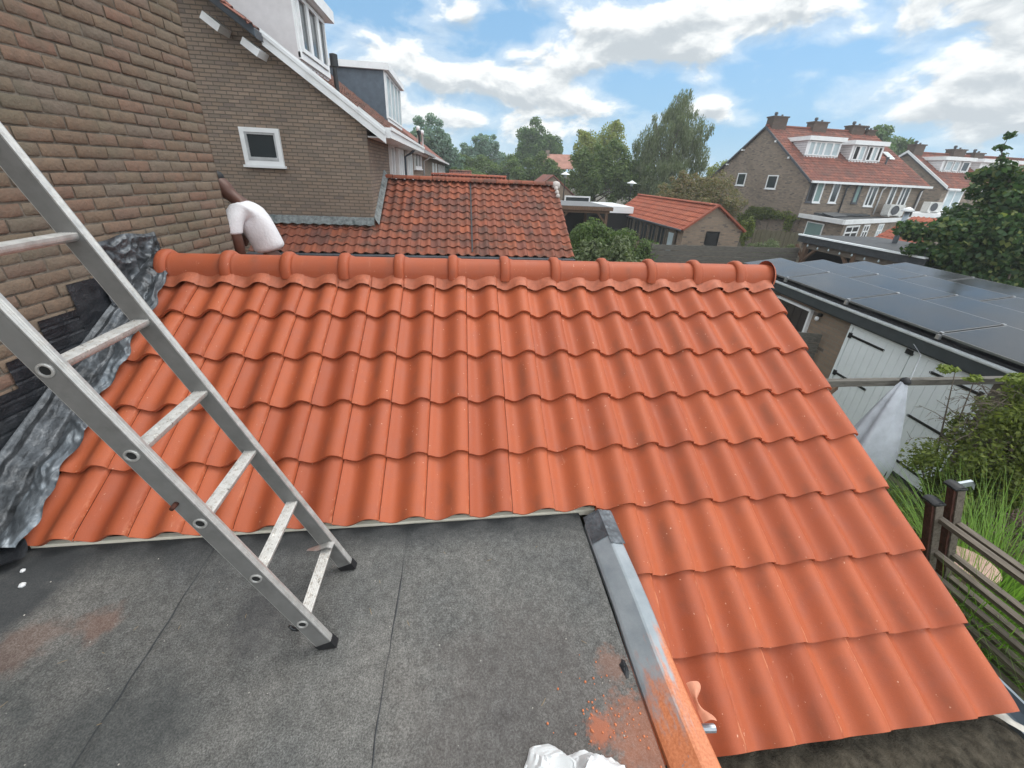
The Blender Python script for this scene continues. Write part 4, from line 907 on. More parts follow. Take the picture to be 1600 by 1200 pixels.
# hedges
def bush(name, label, cat, els, n, size, m, nclump=30, cr=.33, asp=.55, group=None, stems=8):
    t = thing(name, label, cat, (els[0][0][0], els[0][0][1], 0), 0, group); cl = []
    tot = sum(r[0]*r[1]*r[2] for _, r in els)
    for c, rr in els:
        for i in range(max(3, int(nclump*(rr[0]*rr[1]*rr[2])/tot)+1)):
            d = Vector((rnd.gauss(0, 1), rnd.gauss(0, 1), rnd.gauss(0, 1))).normalized(); r_ = rnd.uniform(.2, 1.)**.5; s_ = cr*rnd.uniform(.6, 1.3)
            cl.append((Vector((c[0]+d.x*rr[0]*r_, c[1]+d.y*rr[1]*r_, max(.1, c[2]+d.z*rr[2]*r_))), (rr[0]*s_, rr[1]*s_, rr[2]*s_)))
    cl += [(Vector(c), (rr[0]*.8, rr[1]*.8, rr[2]*.8)) for c, rr in els]
    mb = MB(); leaves(mb, cl, n, size, asp=asp); build('foliage', mb, M[m], t)
    mb = MB()
    for i in range(stems):
        c, rr = cl[(i*5) % len(cl)]; b_ = Vector((els[0][0][0]+rnd.uniform(-.5, .5)*els[0][1][0], els[0][0][1]+rnd.uniform(-.3, .3), -.02)); mb.tube([b_, b_.lerp(c, .5)+Vector((0, 0, .2)), c], [.016, .011, .004], 5)
    build('stem', mb, M['bark'], t, smooth=True)
    return t
bush('hedge', 'green hedge just behind, in front of the wooden pergola', 'hedge', [((5.2, 16, 1.6), (1.1, .7, 1.15)), ((6.9, 16.2, 1.5), (1.2, .7, 1.05)), ((8.0, 16.2, 1.3), (.7, .6, .9)), ((4.7, 15.6, 2.1), (.5, .5, .75))], 7500, .075, 'leaf_mid', 90, .28)
bush('shrub', 'broad leafy shrub right of the old garage gable, nearest the new ridge', 'shrub', [((4.1, 12.6, 1.5), (.8, .6, 1.1)), ((5.3, 12.4, 1.5), (.9, .6, 1.05)), ((6.3, 12.6, 1.2), (.6, .5, .9))], 6500, .085, 'leaf_willow', 80, .28, asp=.6)

# ------------------------------------------------------------------ PERGOLA and small things beyond the hedge
pg = thing('pergola', 'wooden garden pergola with flat grey roof behind the hedge', 'pergola', (7, 24, 0))
mb = MB(); mb.box((5.3, 22.6, 2.86), (8.55, 27.0, 2.90)); build('roof_sheet', mb, plain('grey_roofing', (.16, .165, .17), .8), pg)
mb = MB(); mb.box((5.3, 22.52, 2.68), (8.55, 22.6, 2.88)); mb.box((8.55, 22.52, 2.68), (8.62, 27, 2.88)); mb.box((5.3, 22.7, 2.52), (8.5, 22.85, 2.68)); build('fascia', mb, M['wood_brown'], pg)
for x_, y_ in ((5.5, 22.8), (8.35, 22.8), (8.35, 26.8), (5.5, 26.8)):
    mb = MB(); mb.box((x_-.08, y_-.08, 0), (x_+.08, y_+.08, 2.7)); build('post', mb, M['wood_brown'], pg)
for x_, s_ in ((5.5, 1), (8.35, -1)):
    mb = MB(); mb.bar((x_+s_*.08, 22.8, 2.05), (x_+s_*.6, 22.8, 2.6), .1, .1); build('brace', mb, M['wood_brown'], pg)
mb = MB(); mb.box((5.4, 26.9, 0), (8.5, 26.96, 2.6)); build('back_shade', mb, M['dark'], pg)  # near-black sheet paints the shaded inside of the pergola
wr = thing('flat_roof_shed', 'white edged flat roof shed between pergola and tiled shed', 'shed', (9.9, 27, 0))
mb = MB(); mb.box((8.8, 25.6, 0), (11.0, 29, 2.35)); build('wall', mb, M['dark'], wr); mb = MB(); mb.box((8.7, 25.4, 2.35), (11.1, 29.4, 2.75)); build('roof_edge', mb, M['white'], wr)
bs = thing('small_brick_house', 'small brick gable with white framed windows behind the pergola', 'house', (9, 40, 0))
mb = MB(); mb.box((6.8, 40, 0), (10.9, 45, 2.7)); mb.poly([(6.8, 40, 2.7), (10.9, 40, 2.7), (8.8, 40, 4.3)]); build('wall', mb, M['brick_shed'], bs)
mb = MB(); mb.obox((8.8, 39.8, 4.35), (2.3, 0, -1.75), (0, 5.5, 0), (0, 0, .1)); mb.obox((8.8, 39.8, 4.35), (-2.3, 0, -1.75), (0, 5.5, 0), (0, 0, .1)); build('roof', mb, M['tile_brown'], bs)
win(bs, 'window', (8.0, 40, 1.9), (1, 0, 0), 1.5, .65, .12, (0, -1, 0)); win(bs, 'window', (10.0, 39.5, 1.9), (1, 0, 0), 2.6, .75, .14, (0, -1, 0))
fh = thing('distant_house', 'distant house with faded pinkish tiled roof among the trees', 'house', (14.4, 62, 0))
mb = MB(); mb.box((12.6, 62, 0), (16.2, 66, 4.9)); build('wall', mb, M['brick_far'], fh)
mb = MB(); mb.obox((12.0, 61.6, 5.2), (4.6, 0, .1), (.3, 2.6, 2.0), (0, 0, .1)); mb.obox((12.0, 66.8, 5.2), (4.6, 0, .1), (.3, -2.6, 2.0), (0, 0, .1)); build('roof', mb, plain('faded_tiles', (.34, .17, .13), .9, var=.2, sc_=1.5), fh)
mb = MB(); mb.box((12.7, 63.8, 6.9), (13.2, 64.4, 7.8)); build('chimney', mb, M['brick_far'], fh)
def lamp(label, x, y, h):
    t = thing('street_lamp', label, 'street lamp', (x, y, 0), 0, 'street lamps in the distance')
    mb = MB(); mb.lathe((x, y, 0), [(.07, 0), (.05, h*.5), (.035, h-.35)], 8); build('post', mb, M['black'], t, smooth=True)
    mb = MB(); mb.lathe((x, y, h-.38), [(.04, 0), (.12, .02), (.17, .25), (.15, .27)], 10); build('lantern', mb, M['curtain_sky'], t, smooth=True)
    mb = MB(); mb.lathe((x, y, h-.12), [(.42, -.02), (.40, .02), (.18, .12), (.05, .2), (.001, .22)], 12); build('lamp_cap', mb, M['white'], t, smooth=True)
lamp('street lamp with white conical cap behind the small tiled shed', 14.75, 35, 4.2)
lamp('street lamp with pale cap above the right end of the old garage ridge', 9.0, 36, 4.65)

# ------------------------------------------------------------------ TILED SHED
shd = thing('garden_shed', 'small brick garden building with bright orange red tiled roof', 'shed', (12.5, 22, 0))
x0, x1, ya, yb, ze, xr_, zr_ = 10.95, 14.05, 18.7, 27.9, 2.25, 12.42, 3.40
mb = MB(); mb.poly([(x0, ya, 0), (x1, ya, 0), (x1, ya, ze), (xr_, ya, zr_-.05), (x0, ya, ze)]); mb.poly([(x0, ya, 0), (x0, yb, 0), (x0, yb, .9), (x0, ya, .9)]); mb.poly([(x1, ya, 0), (x1, yb, 0), (x1, yb, ze), (x1, ya, ze)])
mb.poly([(x0, yb, 0), (x1, yb, 0), (x1, yb, ze), (xr_, yb, zr_-.05), (x0, yb, ze)]); mb.poly([(x0, ya, .9), (x0, ya+.5, .9), (x0, ya+.5, 2.2), (x0, ya, 2.2)]); build('wall', mb, M['brick_shed'], shd)
a_ = math.atan2(zr_-ze, xr_-x0+.1)
for sgn, xe in ((-1, x0-.13), (1, x1+.13)):
    edv = Vector((sgn*abs(xr_-xe), 0, -(zr_-ze+.08))); L = edv.length; edv.normalize(); env = Vector((sgn*(zr_-ze+.08), 0, abs(xr_-xe))).normalized()
    mb = MB(); nr = 6
    if sgn < 0: tilefield(mb, (xe, ya-.1, ze-.02), (0, -1, 0), edv, env, .235, L/nr, range(-nr+1, 1), lambda k: range(-0, 40), 'pan', h=.045, th=.016)
    else: tilefield(mb, (xe, yb+.1, ze-.02), (0, 1, 0), edv, env, .235, L/nr, range(-nr+1, 1), lambda k: range(0, 40), 'pan', h=.045, th=.016)
    if sgn < 0:
        for v in mb.v: v.y = v.y
    build('tile_slope', mb, M['tile_red'], shd, smooth=True, angle=50)
# verge and ridge tiles
mb = MB()
for i in range(26):
    y_ = ya-.12+(yb-ya+.2)*i/26; mb.grid(lambda u, v: (xr_-cos(pi*v)*.11, y_+.01+.34*u, zr_+.02+sin(pi*v)*.08), 1, 6)
build('ridge', mb, M['tile_red'], shd, smooth=True, angle=50)
mb = MB()
for xe in (x0-.13, x1+.13): mb.bar((xe, ya-.12, ze-.0), (xr_, ya-.12, zr_+.05), .12, .09)
build('verge', mb, M['tile_red'], shd)
win(shd, 'window', (12.17, ya, 1.45), (1, 0, 0), .72, .74, .04, (0, -1, 0), .04, mats=('black', 'dark'))
mb = MB(); mb.box((x0-.22, ya, ze-.10), (x0-.12, yb, ze-.02)); build('gutter', mb, M['soffit'], shd)
for i in range(8):
    y_ = 19.3+i*1.08; win(shd, 'side_window', (x0, y_, .95), (0, 1, 0), .95, 1.2, .09, (-1, 0, 0), .05, mats=('wood_grey', 'glass'), mull=(.5,), sill=False)
mb = MB(); mb.box((x0-.08, 19.3, .6), (x0-.03, 20.05, 2.1)); dr = build('door', mb, M['wood_grey'], shd)
mb = MB(); mb.box((x0-.10, 19.42, 1.0), (x0-.09, 19.93, 1.95)); build('pane', mb, M['curtain_sky'], dr)

# ------------------------------------------------------------------ fences of the far gardens
fn = thing('board_fence', 'grey horizontal board fence in front of the tiled shed', 'fence', (11.5, 15.9, 0))
for i in range(8):
    mb = MB(); mb.box((8.0, 15.88, .06+i*.235), (15.0, 15.91+.01*(i % 2), .275+i*.235)); build('board', mb, M['wood_grey_x'], fn)
for x_ in (8.1, 10.4, 12.7, 14.9):
    mb = MB(); mb.box((x_-.05, 15.93, 0), (x_+.05, 16.03, 1.95)); build('post', mb, M['wood_grey'], fn)
fn2 = thing('plank_fence', 'olive brown vertical plank fence below the gable wall of the long house', 'fence', (17.2, 20, 0))
for i in range(20):
    x_ = 15.8+i*.148; mb = MB(); mb.box((x_, 20-.02*(i % 2), 0), (x_+.128, 20.02, 2.22-.006*i+rnd.uniform(-.02, .02))); build('board', mb, M['wood_olive'], fn2)
for z_ in (.5, 1.9):
    mb = MB(); mb.box((15.8, 20.03, z_), (18.75, 20.08, z_+.1)); build('rail', mb, M['wood_olive'], fn2)
bush('shrub', 'small pale shrub at the foot of the olive plank fence', 'shrub', [((15.6, 18.9, 1.2), (.9, .5, .7)), ((17.0, 19.0, 1.0), (.8, .4, .6))], 2200, .06, 'leaf_willow', 30, .3)
bush('climbing_plant', 'green climber growing on the gable wall of the long house', 'climber', [((22.6, 27.5, 2.5), (.25, 2.6, .45)), ((22.6, 29.8, 1.6), (.25, 1.2, 1.2)), ((22.6, 25.6, 2.0), (.2, .5, .8)), ((17.9, 23.3, 1.8), (.5, .5, .9))], 4200, .09, 'leaf_bush', 60, .3)

# ------------------------------------------------------------------ LONG GABLE HOUSES ON THE RIGHT
DARKCH = brickmat('sooty_brick', (.11, .075, .06), (.15, .10, .08), (.09, .08, .07), bw=.25, bh=.09, ms=.01, grey=(.10, .08, .065))
def gable_house(label, x0, x1, y0, yr, ze, zr, nch, dorm, loc, tm='tile_brown'):
    t = thing('gabled_house', label, 'house', loc); y1 = 2*yr-y0
    mb = MB(); mb.poly([(x0, y0, 0), (x0, y1, 0), (x0, y1, ze), (x0, yr, zr-.08), (x0, y0, ze)]); mb.poly([(x1, y0, 0), (x1, y1, 0), (x1, y1, ze), (x1, yr, zr-.08), (x1, y0, ze)])
    mb.poly([(x0, y0, 0), (x1, y0, 0), (x1, y0, ze), (x0, y0, ze)]); mb.poly([(x0, y1, 0), (x1, y1, 0), (x1, y1, ze), (x0, y1, ze)]); build('wall', mb, M['brick_far'], t)
    s_ = (zr-ze)/(yr-y0); ov = .32; ed = Vector((0, -1, -s_)).normalized(); en = Vector((0, -s_, 1)).normalized(); L = math.hypot(yr-y0+ov, s_*(yr-y0+ov)); nr = int(L/.32)
    mb = MB(); nc = int((x1-x0+.3)/.24); tilefield(mb, (x1+.15, y0-ov, ze-s_*ov+.06), EX, ed, en, .24, L/nr, range(-nr+1, 1), lambda k: range(nc), 'lo', h=.05, th=.025, jit=.01); build('roof', mb, M[tm], t, smooth=True, angle=50)
    mb = MB(); mb.obox((x0-.15, y1+ov, ze-s_*ov-.02), (x1-x0+.3, 0, 0), (0, -(y1+ov-yr), s_*(y1+ov-yr)), (0, 0, .06)); mb.obox((x0-.13, y0-ov, ze-s_*ov-.09), (x1-x0+.26, 0, 0), (0, yr-y0+ov, s_*(yr-y0+ov)), (0, 0, .06)); build('rear_roof', mb, M['tile_brown'], t)
    mb = MB(); mb.box((x0-.15, yr-.1, zr+.0), (x1+.15, yr+.1, zr+.10)); build('ridge', mb, M[tm], t)
    # verge edge boards
    mb = MB(); mb.obox((x0-.19, y0-ov, ze-s_*ov-.14), (.05, 0, 0), (0, yr-y0+ov, s_*(yr-y0+ov)), (0, 0, .16)); mb.obox((x0-.19, y1+ov, ze-s_*ov-.14), (.05, 0, 0), (0, -(y1+ov-yr), s_*(y1+ov-yr)), (0, 0, .16)); build('bargeboard', mb, M['soffit'] if tm == 'tile_brown' else M['white'], t)
    mb = MB(); mb.box((x0-.1, y0-ov-.12, ze-s_*ov-.12), (x1+.2, y0-ov, ze-s_*ov+.02)); g_ = build('gutter', mb, M['white'], t)
    mb = MB(); mb.box((x0, y0-ov, ze-.30), (x1+.1, y0, ze-.24)); build('soffit_board', mb, M['soffit'], t)
    for (cx_, wd_, zt) in nch:
        mb = MB(); mb.box((cx_, yr-.35, zr-.6), (cx_+wd_, yr+.35, zt)); mb.box((cx_-.06, yr-.41, zt), (cx_+wd_+.06, yr+.41, zt+.09)); ch = build('chimney', mb, DARKCH, t)
        mb = MB(); mb.lathe((cx_+wd_*.3, yr, zt+.09), [(.1, 0), (.08, .12), (.13, .14), (.1, .28), (.001, .3)], 8); mb.lathe((cx_+wd_*.75, yr, zt+.09), [(.08, 0), (.07, .15), (.001, .16)], 8); build('chimney_pot', mb, M['soffit'], ch, smooth=True)
    for (dx0, dx1, yd, zb, zt, cheek, wins) in dorm:
        mb = MB(); yb_ = y0+(zt-ze)/s_+.3; mb.box((dx0, yd+.03, zb-.3), (dx1, yb_, zt)); d = build('dormer', mb, M[cheek], t)
        mb = MB()
        for k in range(6): z_ = zb+.1+(zt-zb-.1)*k/6; mb.box((dx0-.012, yd+.05, z_), (dx0-.001, yb_, z_+.012))
        build('dormer_siding', mb, M['soffit'], d)
        mb = MB(); mb.box((dx0-.15, yd-.25, zt), (dx1+.15, yb_+.2, zt+.27)); build('dormer_roof', mb, M['white'], d)
        mb = MB(); mb.box((dx0-.02, yd-.03, zb-.08), (dx1+.02, yd+.03, zb+.06)); mb.box((dx0-.02, yd-.03, zb), (dx0+.12, yd+.03, zt)); mb.box((dx1-.12, yd-.03, zb), (dx1+.02, yd+.03, zt)); build('dormer_frame', mb, M['white'], d)
        for a_, b_, mt in wins: win(d, 'dormer_window', (dx0+(dx1-dx0)*a_, yd-.03, zb+.08), (1, 0, 0), (dx1-dx0)*(b_-a_), zt-zb-.12, .07, (0, -1, 0), .05, mats=('white', mt), sill=False, mull=(.5,) if b_-a_ > .3 else ())
    return t
gh = gable_house('long brick house with red tiled roof, two white dormers and three chimneys', 22.83, 31.7, 25.23, 30.57, 5.05, 8.52, [(22.9, 1.15, 9.08), (26.3, 1.15, 8.92), (29.6, 1.1, 8.85), (31.0, .7, 8.62)],
    [(23.78, 26.35, 27.37, 6.42, 7.42, 'lap', ((.04, .22, 'curtain_sky'), (.22, .52, 'curtain_sky'), (.52, .76, 'curtain_sky'), (.76, .97, 'curtain_sky'))), (27.05, 29.5, 27.1, 6.25, 7.30, 'lap', ((.06, .24, 'dark'), (.24, .42, 'curtain_sky'), (.50, .66, 'dark'), (.66, .82, 'curtain_sky'), (.82, .96, 'dark')))], (27, 30, 0))
for y_, z_ in ((31.5, 4.32), (28.0, 4.2)): win(gh, 'window', (22.83, y_+1.05, z_), (0, -1, 0), 1.05, .95, .08, (-1, 0, 0), .05, mats=('white', 'glass'))
for px, wd_, mt, z0_, fm in ((23.02, .45, 'dark', 3.5, 'soffit'), (23.5, .58, 'blind', 3.5, 'white'), (24.72, .58, 'glass', 3.52, 'white'), (26.5, .45, 'blind', 3.55, 'soffit'), (27.5, .72, 'glass', 3.4, 'white'), (29.2, .45, 'glass', 3.5, 'white'), (30.05, .7, 'glass', 3.45, 'white')):
    win(gh, 'window', (px, 25.23, z0_), (1, 0, 0), wd_, 1.32, .09, (0, -1, 0), .05, mats=(fm, mt), mull=(.45,) if wd_ > .6 else ())
for x_ in (25.75, 28.5, 31.5):
    mb = MB(); mb.tube([(x_, 24.95, 4.7), (x_-.05, 25.1, 4.5), (x_, 25.15, 4.4), (x_, 25.15, 2.9)], .045, 6); build('downpipe', mb, M['soffit'] if x_ != 28.5 else M['white'], gh, smooth=True)
s3 = (8.52-5.05)/5.34
mb = MB(); c = Vector((30.62, 28.1, 5.05+(28.1-25.23)*s3+.10)); mb.obox(c, (.42, 0, 0), (0, -.72, -.72*s3), (0, 0, .06)); sk = build('skylight', mb, M['white'], gh)
mb = MB(); mb.obox(c+Vector((.06, -.06, -.06*s3+.062)), (.30, 0, 0), (0, -.6, -.6*s3), (0, 0, .008)); build('pane', mb, M['curtain_sky'], sk)
mb = MB(); mb.lathe((30.0, 27.0, 6.1), [(.06, 0), (.06, .45), (.1, .45), (.1, .55), (.01, .57)], 8); build('vent_pipe', mb, M['soffit'], gh)
for y_, z_ in ((32.6, 7.0), (34.2, 5.95), (29.1, 7.42), (27.4, 6.3)):
    mb = MB(); mb.box((22.62, y_-.08, z_-.08), (22.83, y_+.08, z_+.04)); build('purlin_end', mb, M['white'], gh)
mb = MB()
for i in range(26): mb.box((22.95+i*.24, 24.97, 4.80), (23.04+i*.24, 25.0, 4.86))
build('eaves_lights', mb, M['white'], gh)
# its white edged extension
ex2 = thing('house_extension', 'low flat roofed extension with white fascia in front of the long house', 'building', (25, 23, 0))
pl_ = [(22.9, 25.2), (22.0, 20.9), (31.6, 25.2)]
mb = MB()
for a_, b_ in ((0, 1), (1, 2)):
    p, q = pl_[a_], pl_[b_]; mb.poly([(p[0]+.25, p[1]+.2, 0), (q[0]+.25, q[1]+.2, 0), (q[0]+.25, q[1]+.2, 2.6), (p[0]+.25, p[1]+.2, 2.6)])
build('wall', mb, M['brick_far'], ex2)
mb = MB(); mb.poly([(x, y, 2.74) for x, y in pl_]); build('roof_sheet', mb, M['felt_black'], ex2)
mb = MB()
for a_, b_ in ((0, 1), (1, 2)):
    p, q = Vector((*pl_[a_], 2.66)), Vector((*pl_[b_], 2.66)); mb.bar(p, q, .12, .26)
build('fascia', mb, M['white'], ex2)
d_ = (Vector(pl_[0])-Vector(pl_[1])).normalized(); d3 = Vector((d_.x, d_.y, 0)); o3 = Vector((-d3.y, d3.x, 0)); o3 = o3 if o3.x < 0 else -o3
win(ex2, 'window', Vector((22.25, 21.1, 1.45))+d3*3.3+o3*.02, -d3, 1.7, .92, .06, o3, .05, mats=('white', 'blind'))
d_ = (Vector(pl_[2])-Vector(pl_[1])).normalized(); d4 = Vector((d_.x, d_.y, 0)); o4 = Vector((d4.y, -d4.x, 0))
for s_, wd_, mt in ((.35, 1.9, 'dark'), (2.9, .9, 'dark'), (5.2, .9, 'curtain_sky')): win(ex2, 'french_door', Vector((22.25, 21.1, .35))+d4*s_+o4*.01, d4, wd_, 2.1, .11, o4, .05, mats=('white', mt), mull=(.5,), trans=(.8,), sill=False)
mb = MB(); mb.obox((23.1, 23.6, 2.80), (4.6, 1.0, -.0), (-.2, .5, .03), (0, 0, .10)); mb.obox((23.2, 22.9, 2.78), (2.0, .9, 0), (-.3, .6, .16), (0, 0, .05)); build('roof_covers', mb, M['felt_black'], ex2)
def acu(label, x, y, z):
    t = thing('air_conditioner', label, 'air conditioner', (x, y, z), 0, 'air conditioning units on flat roofs')
    mb = MB(); mb.box((x, y, z+.08), (x+1.15, y+.5, z+.78)); mb.box((x+.1, y, z), (x+.2, y+.5, z+.08)); mb.box((x+.95, y, z), (x+1.05, y+.5, z+.08)); build('casing', mb, plain('casing_white', (.62, .62, .60), .5), t)
    mb = MB(); mb.lathe((0, 0, 0), [(.001, 0), (.28, 0), (.30, .02), (.28, .03)], 16)
    for v in mb.v: v.x, v.y, v.z = x+.42+v.x, y-.01-v.z, z+.43+v.y
    build('fan_grille', mb, M['soffit'], t)
acu('larger air conditioner on the flat roof below the right windows of the long house', 28.65, 24.3, 2.84)
acu('small air conditioner in front of the second gable at the right', 35.0, 26.9, 3.05)
gh3 = gable_house('second brick house with white bargeboards and white dormer at far right', 38.59, 52, 29.14, 33.02, 5.05, 7.61, [(38.6, .95, 8.15), (42.6, 1.2, 7.98), (44.8, 1.0, 7.8)],
    [(39.5, 42.2, 30.8, 6.13, 7.0, 'white', ((.12, .36, 'curtain_sky'), (.40, .60, 'curtain_sky'), (.7, .96, 'glass'))), (43.2, 47, 30.8, 6.13, 7.0, 'white', ((.3, .7, 'glass'),))], (45, 33, 0), 'tile_brown')
for px in (39.0, 43.2): win(gh3, 'window', (px, 29.14, 3.2), (1, 0, 0), 1.5, 1.55, .1, (0, -1, 0), .05, mats=('white', 'curtain_sky'), mull=(.5,))
mb = MB(); mb.box((38.45, 30.6, 2.9), (38.57, 30.7, 4.6)); build('downpipe', mb, M['white'], gh3)
mb = MB(); mb.obox((38.36, 28.8, 4.80), (.04, 0, 0), (0, 4.2, 2.77), (0, 0, .2)); mb.obox((38.36, 37.2, 4.80), (.04, 0, 0), (0, -4.2, 2.77), (0, 0, .2)); build('white_bargeboard', mb, M['white'], gh3)
ex3 = thing('house_extension', 'pale flat roofed extension in front of the second gable', 'building', (36, 27, 0))
mb = MB(); mb.box((32.5, 26.6, 0), (44, 29.1, 2.75)); build('wall', mb, M['brick_far'], ex3)
mb = MB(); mb.box((32.4, 26.4, 2.75), (44.2, 29.12, 3.02)); build('roof_edge', mb, M['white'], ex3)

# ------------------------------------------------------------------ CARPORT, red roof and flue behind it
cp = thing('carport', 'black flat roofed timber carport with a shiny white edge strip', 'carport', (16.5, 13.4, 0))
mb = MB(); mb.box((14.85, 10.9, 2.40), (18.6, 15.85, 2.49)); mb.box((15.0, 11, 2.49), (18.5, 15.75, 2.53)); build('roof_sheet', mb, M['felt_black'], cp)
mb = MB(); mb.box((14.74, 10.8, 2.49), (14.88, 15.95, 2.55)); build('edge_strip', mb, M['white_blue'], cp)
mb = MB(); mb.box((14.80, 10.8, 2.22), (14.85, 15.95, 2.50)); mb.box((14.85, 15.9, 2.22), (18.6, 15.95, 2.50)); build('fascia', mb, M['felt_black'], cp)
mb = MB(); mb.box((14.95, 10.9, 1.98), (15.07, 15.8, 2.2)); build('beam', mb, M['wood_grey'], cp)
for y_ in (15.6, 13.3, 11.1):
    mb = MB(); mb.box((14.94, y_-.08, 0), (15.1, y_+.08, 2.2)); build('post', mb, M['wood_brown'], cp)
    for s_ in (-1, 1):
        mb = MB(); mb.bar((15.02, y_+s_*.05, 1.5), (15.02, y_+s_*.55, 2.05), .1, .1); build('brace', mb, M['wood_brown'], cp)
mb = MB(); mb.box((18.4, 11, 0), (18.5, 15.8, 2.3)); mb.box((15.2, 15.7, 0), (18.5, 15.8, 2.3)); mb.box((15.3, 10.9, .0), (18.5, 11.0, 2.2)); build('interior_shade', mb, M['dark'], cp)  # near-black sheets stand in for the shade inside the carport
BL_ = ['small clear bulb nearest the far corner post of the carport']+['small clear bulb, %s along the string under the carport fascia from its far end' % n_ for n_ in ('second', 'third', 'fourth', 'fifth', 'sixth', 'seventh', 'eighth')]+['last small clear bulb of the string, nearest the maple tree']
for i in range(9):
    mb = MB(); mb.lathe((14.76, 15.3-i*.52, 2.12-.03*(i % 2)), [(.001, -.035), (.03, -.02), (.033, .01), (.02, .03), (.012, .07)], 8); tag(build('light_bulb', mb, M['curtain_sky'], smooth=True), 'small clear bulb, number one of a string, under the black carport fascia' if 0 else BL_[i], 'light bulb', 'string of bulbs under the carport edge')
rr_ = thing('tiled_outbuilding', 'small red pantile roof behind the black carport, beside the flue', 'outbuilding', (21, 17, 0))
mb = MB(); edv = Vector((-1.9, 0, -1.15)).normalized(); env = Vector((-1.15, 0, 1.9)).normalized()
tilefield(mb, (20.3, 15.4, 2.25), (0, -1, 0), edv, env, .24, .37, range(-5, 1), lambda k: range(-0, 9), 'pan', h=.06, th=.02, jit=.006)
build('tile_slope', mb, M['tile_red'], rr_, smooth=True, angle=50)
mb = MB(); mb.box((20.5, 15.5, 0), (23, 17.5, 2.15)); build('wall', mb, M['brick_far'], rr_)
fl = thing('chimney_flue', 'grey metal flue pipe with white conical cap behind the carport', 'flue', (17.4, 14, 0))
mb = MB(); mb.tube([(17.35, 14, 2.4), (17.35, 14, 3.75)], .085, 12); build('pipe', mb, M['zinc'], fl, smooth=True)
mb = MB(); mb.lathe((17.35, 14, 3.74), [(.20, 0), (.21, .03), (.12, .12), (.02, .17), (.001, .17)], 14); build('cap', mb, M['white'], fl, smooth=True)

# ------------------------------------------------------------------ GARAGE WITH SOLAR PANELS (local frame: y along the wall, x into the building)
AZG = R(4.264)
sg = thing('solar_garage', 'brick garage with solar panels on its flat roof and white double doors', 'garage', (7.18, 3.78, 0), -AZG)
def L_(name, mb, m, par=None, **k): return build(name, mb, m, par or sg, local=True, **k)
mb = MB(); mb.box((.10, -2.2, 0), (5.2, 6.3, 2.12)); L_('wall', mb, M['brick_shed'])
mb = MB(); mb.box((-.02, -2.3, 2.10), (5.3, 6.4, 2.32)); L_('roof_slab', mb, M['felt_black'])
mb = MB(); mb.box((-.05, -2.32, 2.13), (-.025, 6.42, 2.33)); L_('fascia', mb, plain('dark_fascia', (.05, .06, .065), .5), )
mb = MB(); mb.box((-.085, -2.32, 2.33), (.03, 6.42, 2.356)); mb.box((-.062, -2.32, 2.31), (-.05, 6.42, 2.33)); L_('roof_edge', mb, plain('aluminium_edge', (.72, .76, .78), .4, .1))
# doors
Zt, Zb = 2.03, .06
mb = MB(); mb.box((.04, .03, Zb), (.10, .09, Zt)); mb.box((.04, 2.29, Zb), (.10, 2.35, Zt)); mb.box((.04, .03, Zt), (.10, 2.35, Zt+.07)); L_('door_frame', mb, M['white_blue'])
for (a_, b_) in ((.10, 1.165), (1.175, 2.28)):
    mb = MB(); npl = 8
    for i in range(npl):
        p, q = a_+(b_-a_)*i/npl, a_+(b_-a_)*(i+1)/npl; mb.box((.055, p+.0025, Zb+.01), (.085, q-.0025, Zt-.005))
    mb.box((.0851, a_, Zb+.01), (.095, b_, Zt-.005))
    dd = L_('garage_door', mb, M['white_blue'])
    for z_ in (1.87, 1.07, .27):
        mb = MB(); e0, e1 = (a_-.03, a_+.68) if a_ < 1 else (b_+.03, b_-.68)
        lo, hi = min(e0, e1), max(e0, e1); mb.box((.040, lo, z_-.02), (.0545, hi, z_+.02)); mb.box((.030, (a_ if a_ < 1 else b_)-.03, z_-.05), (.054, (a_ if a_ < 1 else b_)+.03, z_+.05)); mb.lathe((0, 0, 0), [(.022, 0), (.022, .014)], 10)
        for v in mb.v[-20:]: v.x, v.y, v.z = .0535-v.z, (e1 if a_ < 1 else lo)+v.x, z_+v.y
        build('hinge', mb, M['black'], dd, local=True)
mb = MB(); mb.box((.02, 1.13, 1.99), (.055, 1.24, 2.07)); L_('door_holder', mb, M['black'])
mb = MB(); mb.box((.03, 0.0, -.02), (.09, 2.4, .05)); L_('threshold', mb, M['dark'])
# dark window with white frame
mb = MB(); y0_, y1_, z0_, z1_ = 3.32, 4.45, .95, 2.02
mb.box((.03, y0_, z1_-.05), (.11, y1_, z1_)); mb.box((.03, y0_, z0_), (.11, y0_+.05, z1_)); mb.box((.03, y1_-.05, z0_), (.11, y1_, z1_)); wf = L_('side_door_frame', mb, M['white'])
mb = MB()
for i in range(9): mb.box((.06+.01*(i % 2), y0_+.05+i*.115, z0_), (.09, y0_+.16+i*.115, z1_-.05))
build('door_slats', mb, plain('dark_brown_slats', (.035, .028, .024), .6), wf, local=True)
mb = MB(); mb.lathe((.03, 3.12, 1.90), [(.001, -.05), (.035, -.03), (.04, .01), (.03, .04), (.001, .05)], 10); wl = L_('wall_lamp', mb, M['white'], smooth=True)
mb = MB(); mb.box((.03, 3.08, 1.96), (.10, 3.14, 2.02)); build('lamp_bracket', mb, M['black'], wl, local=True)
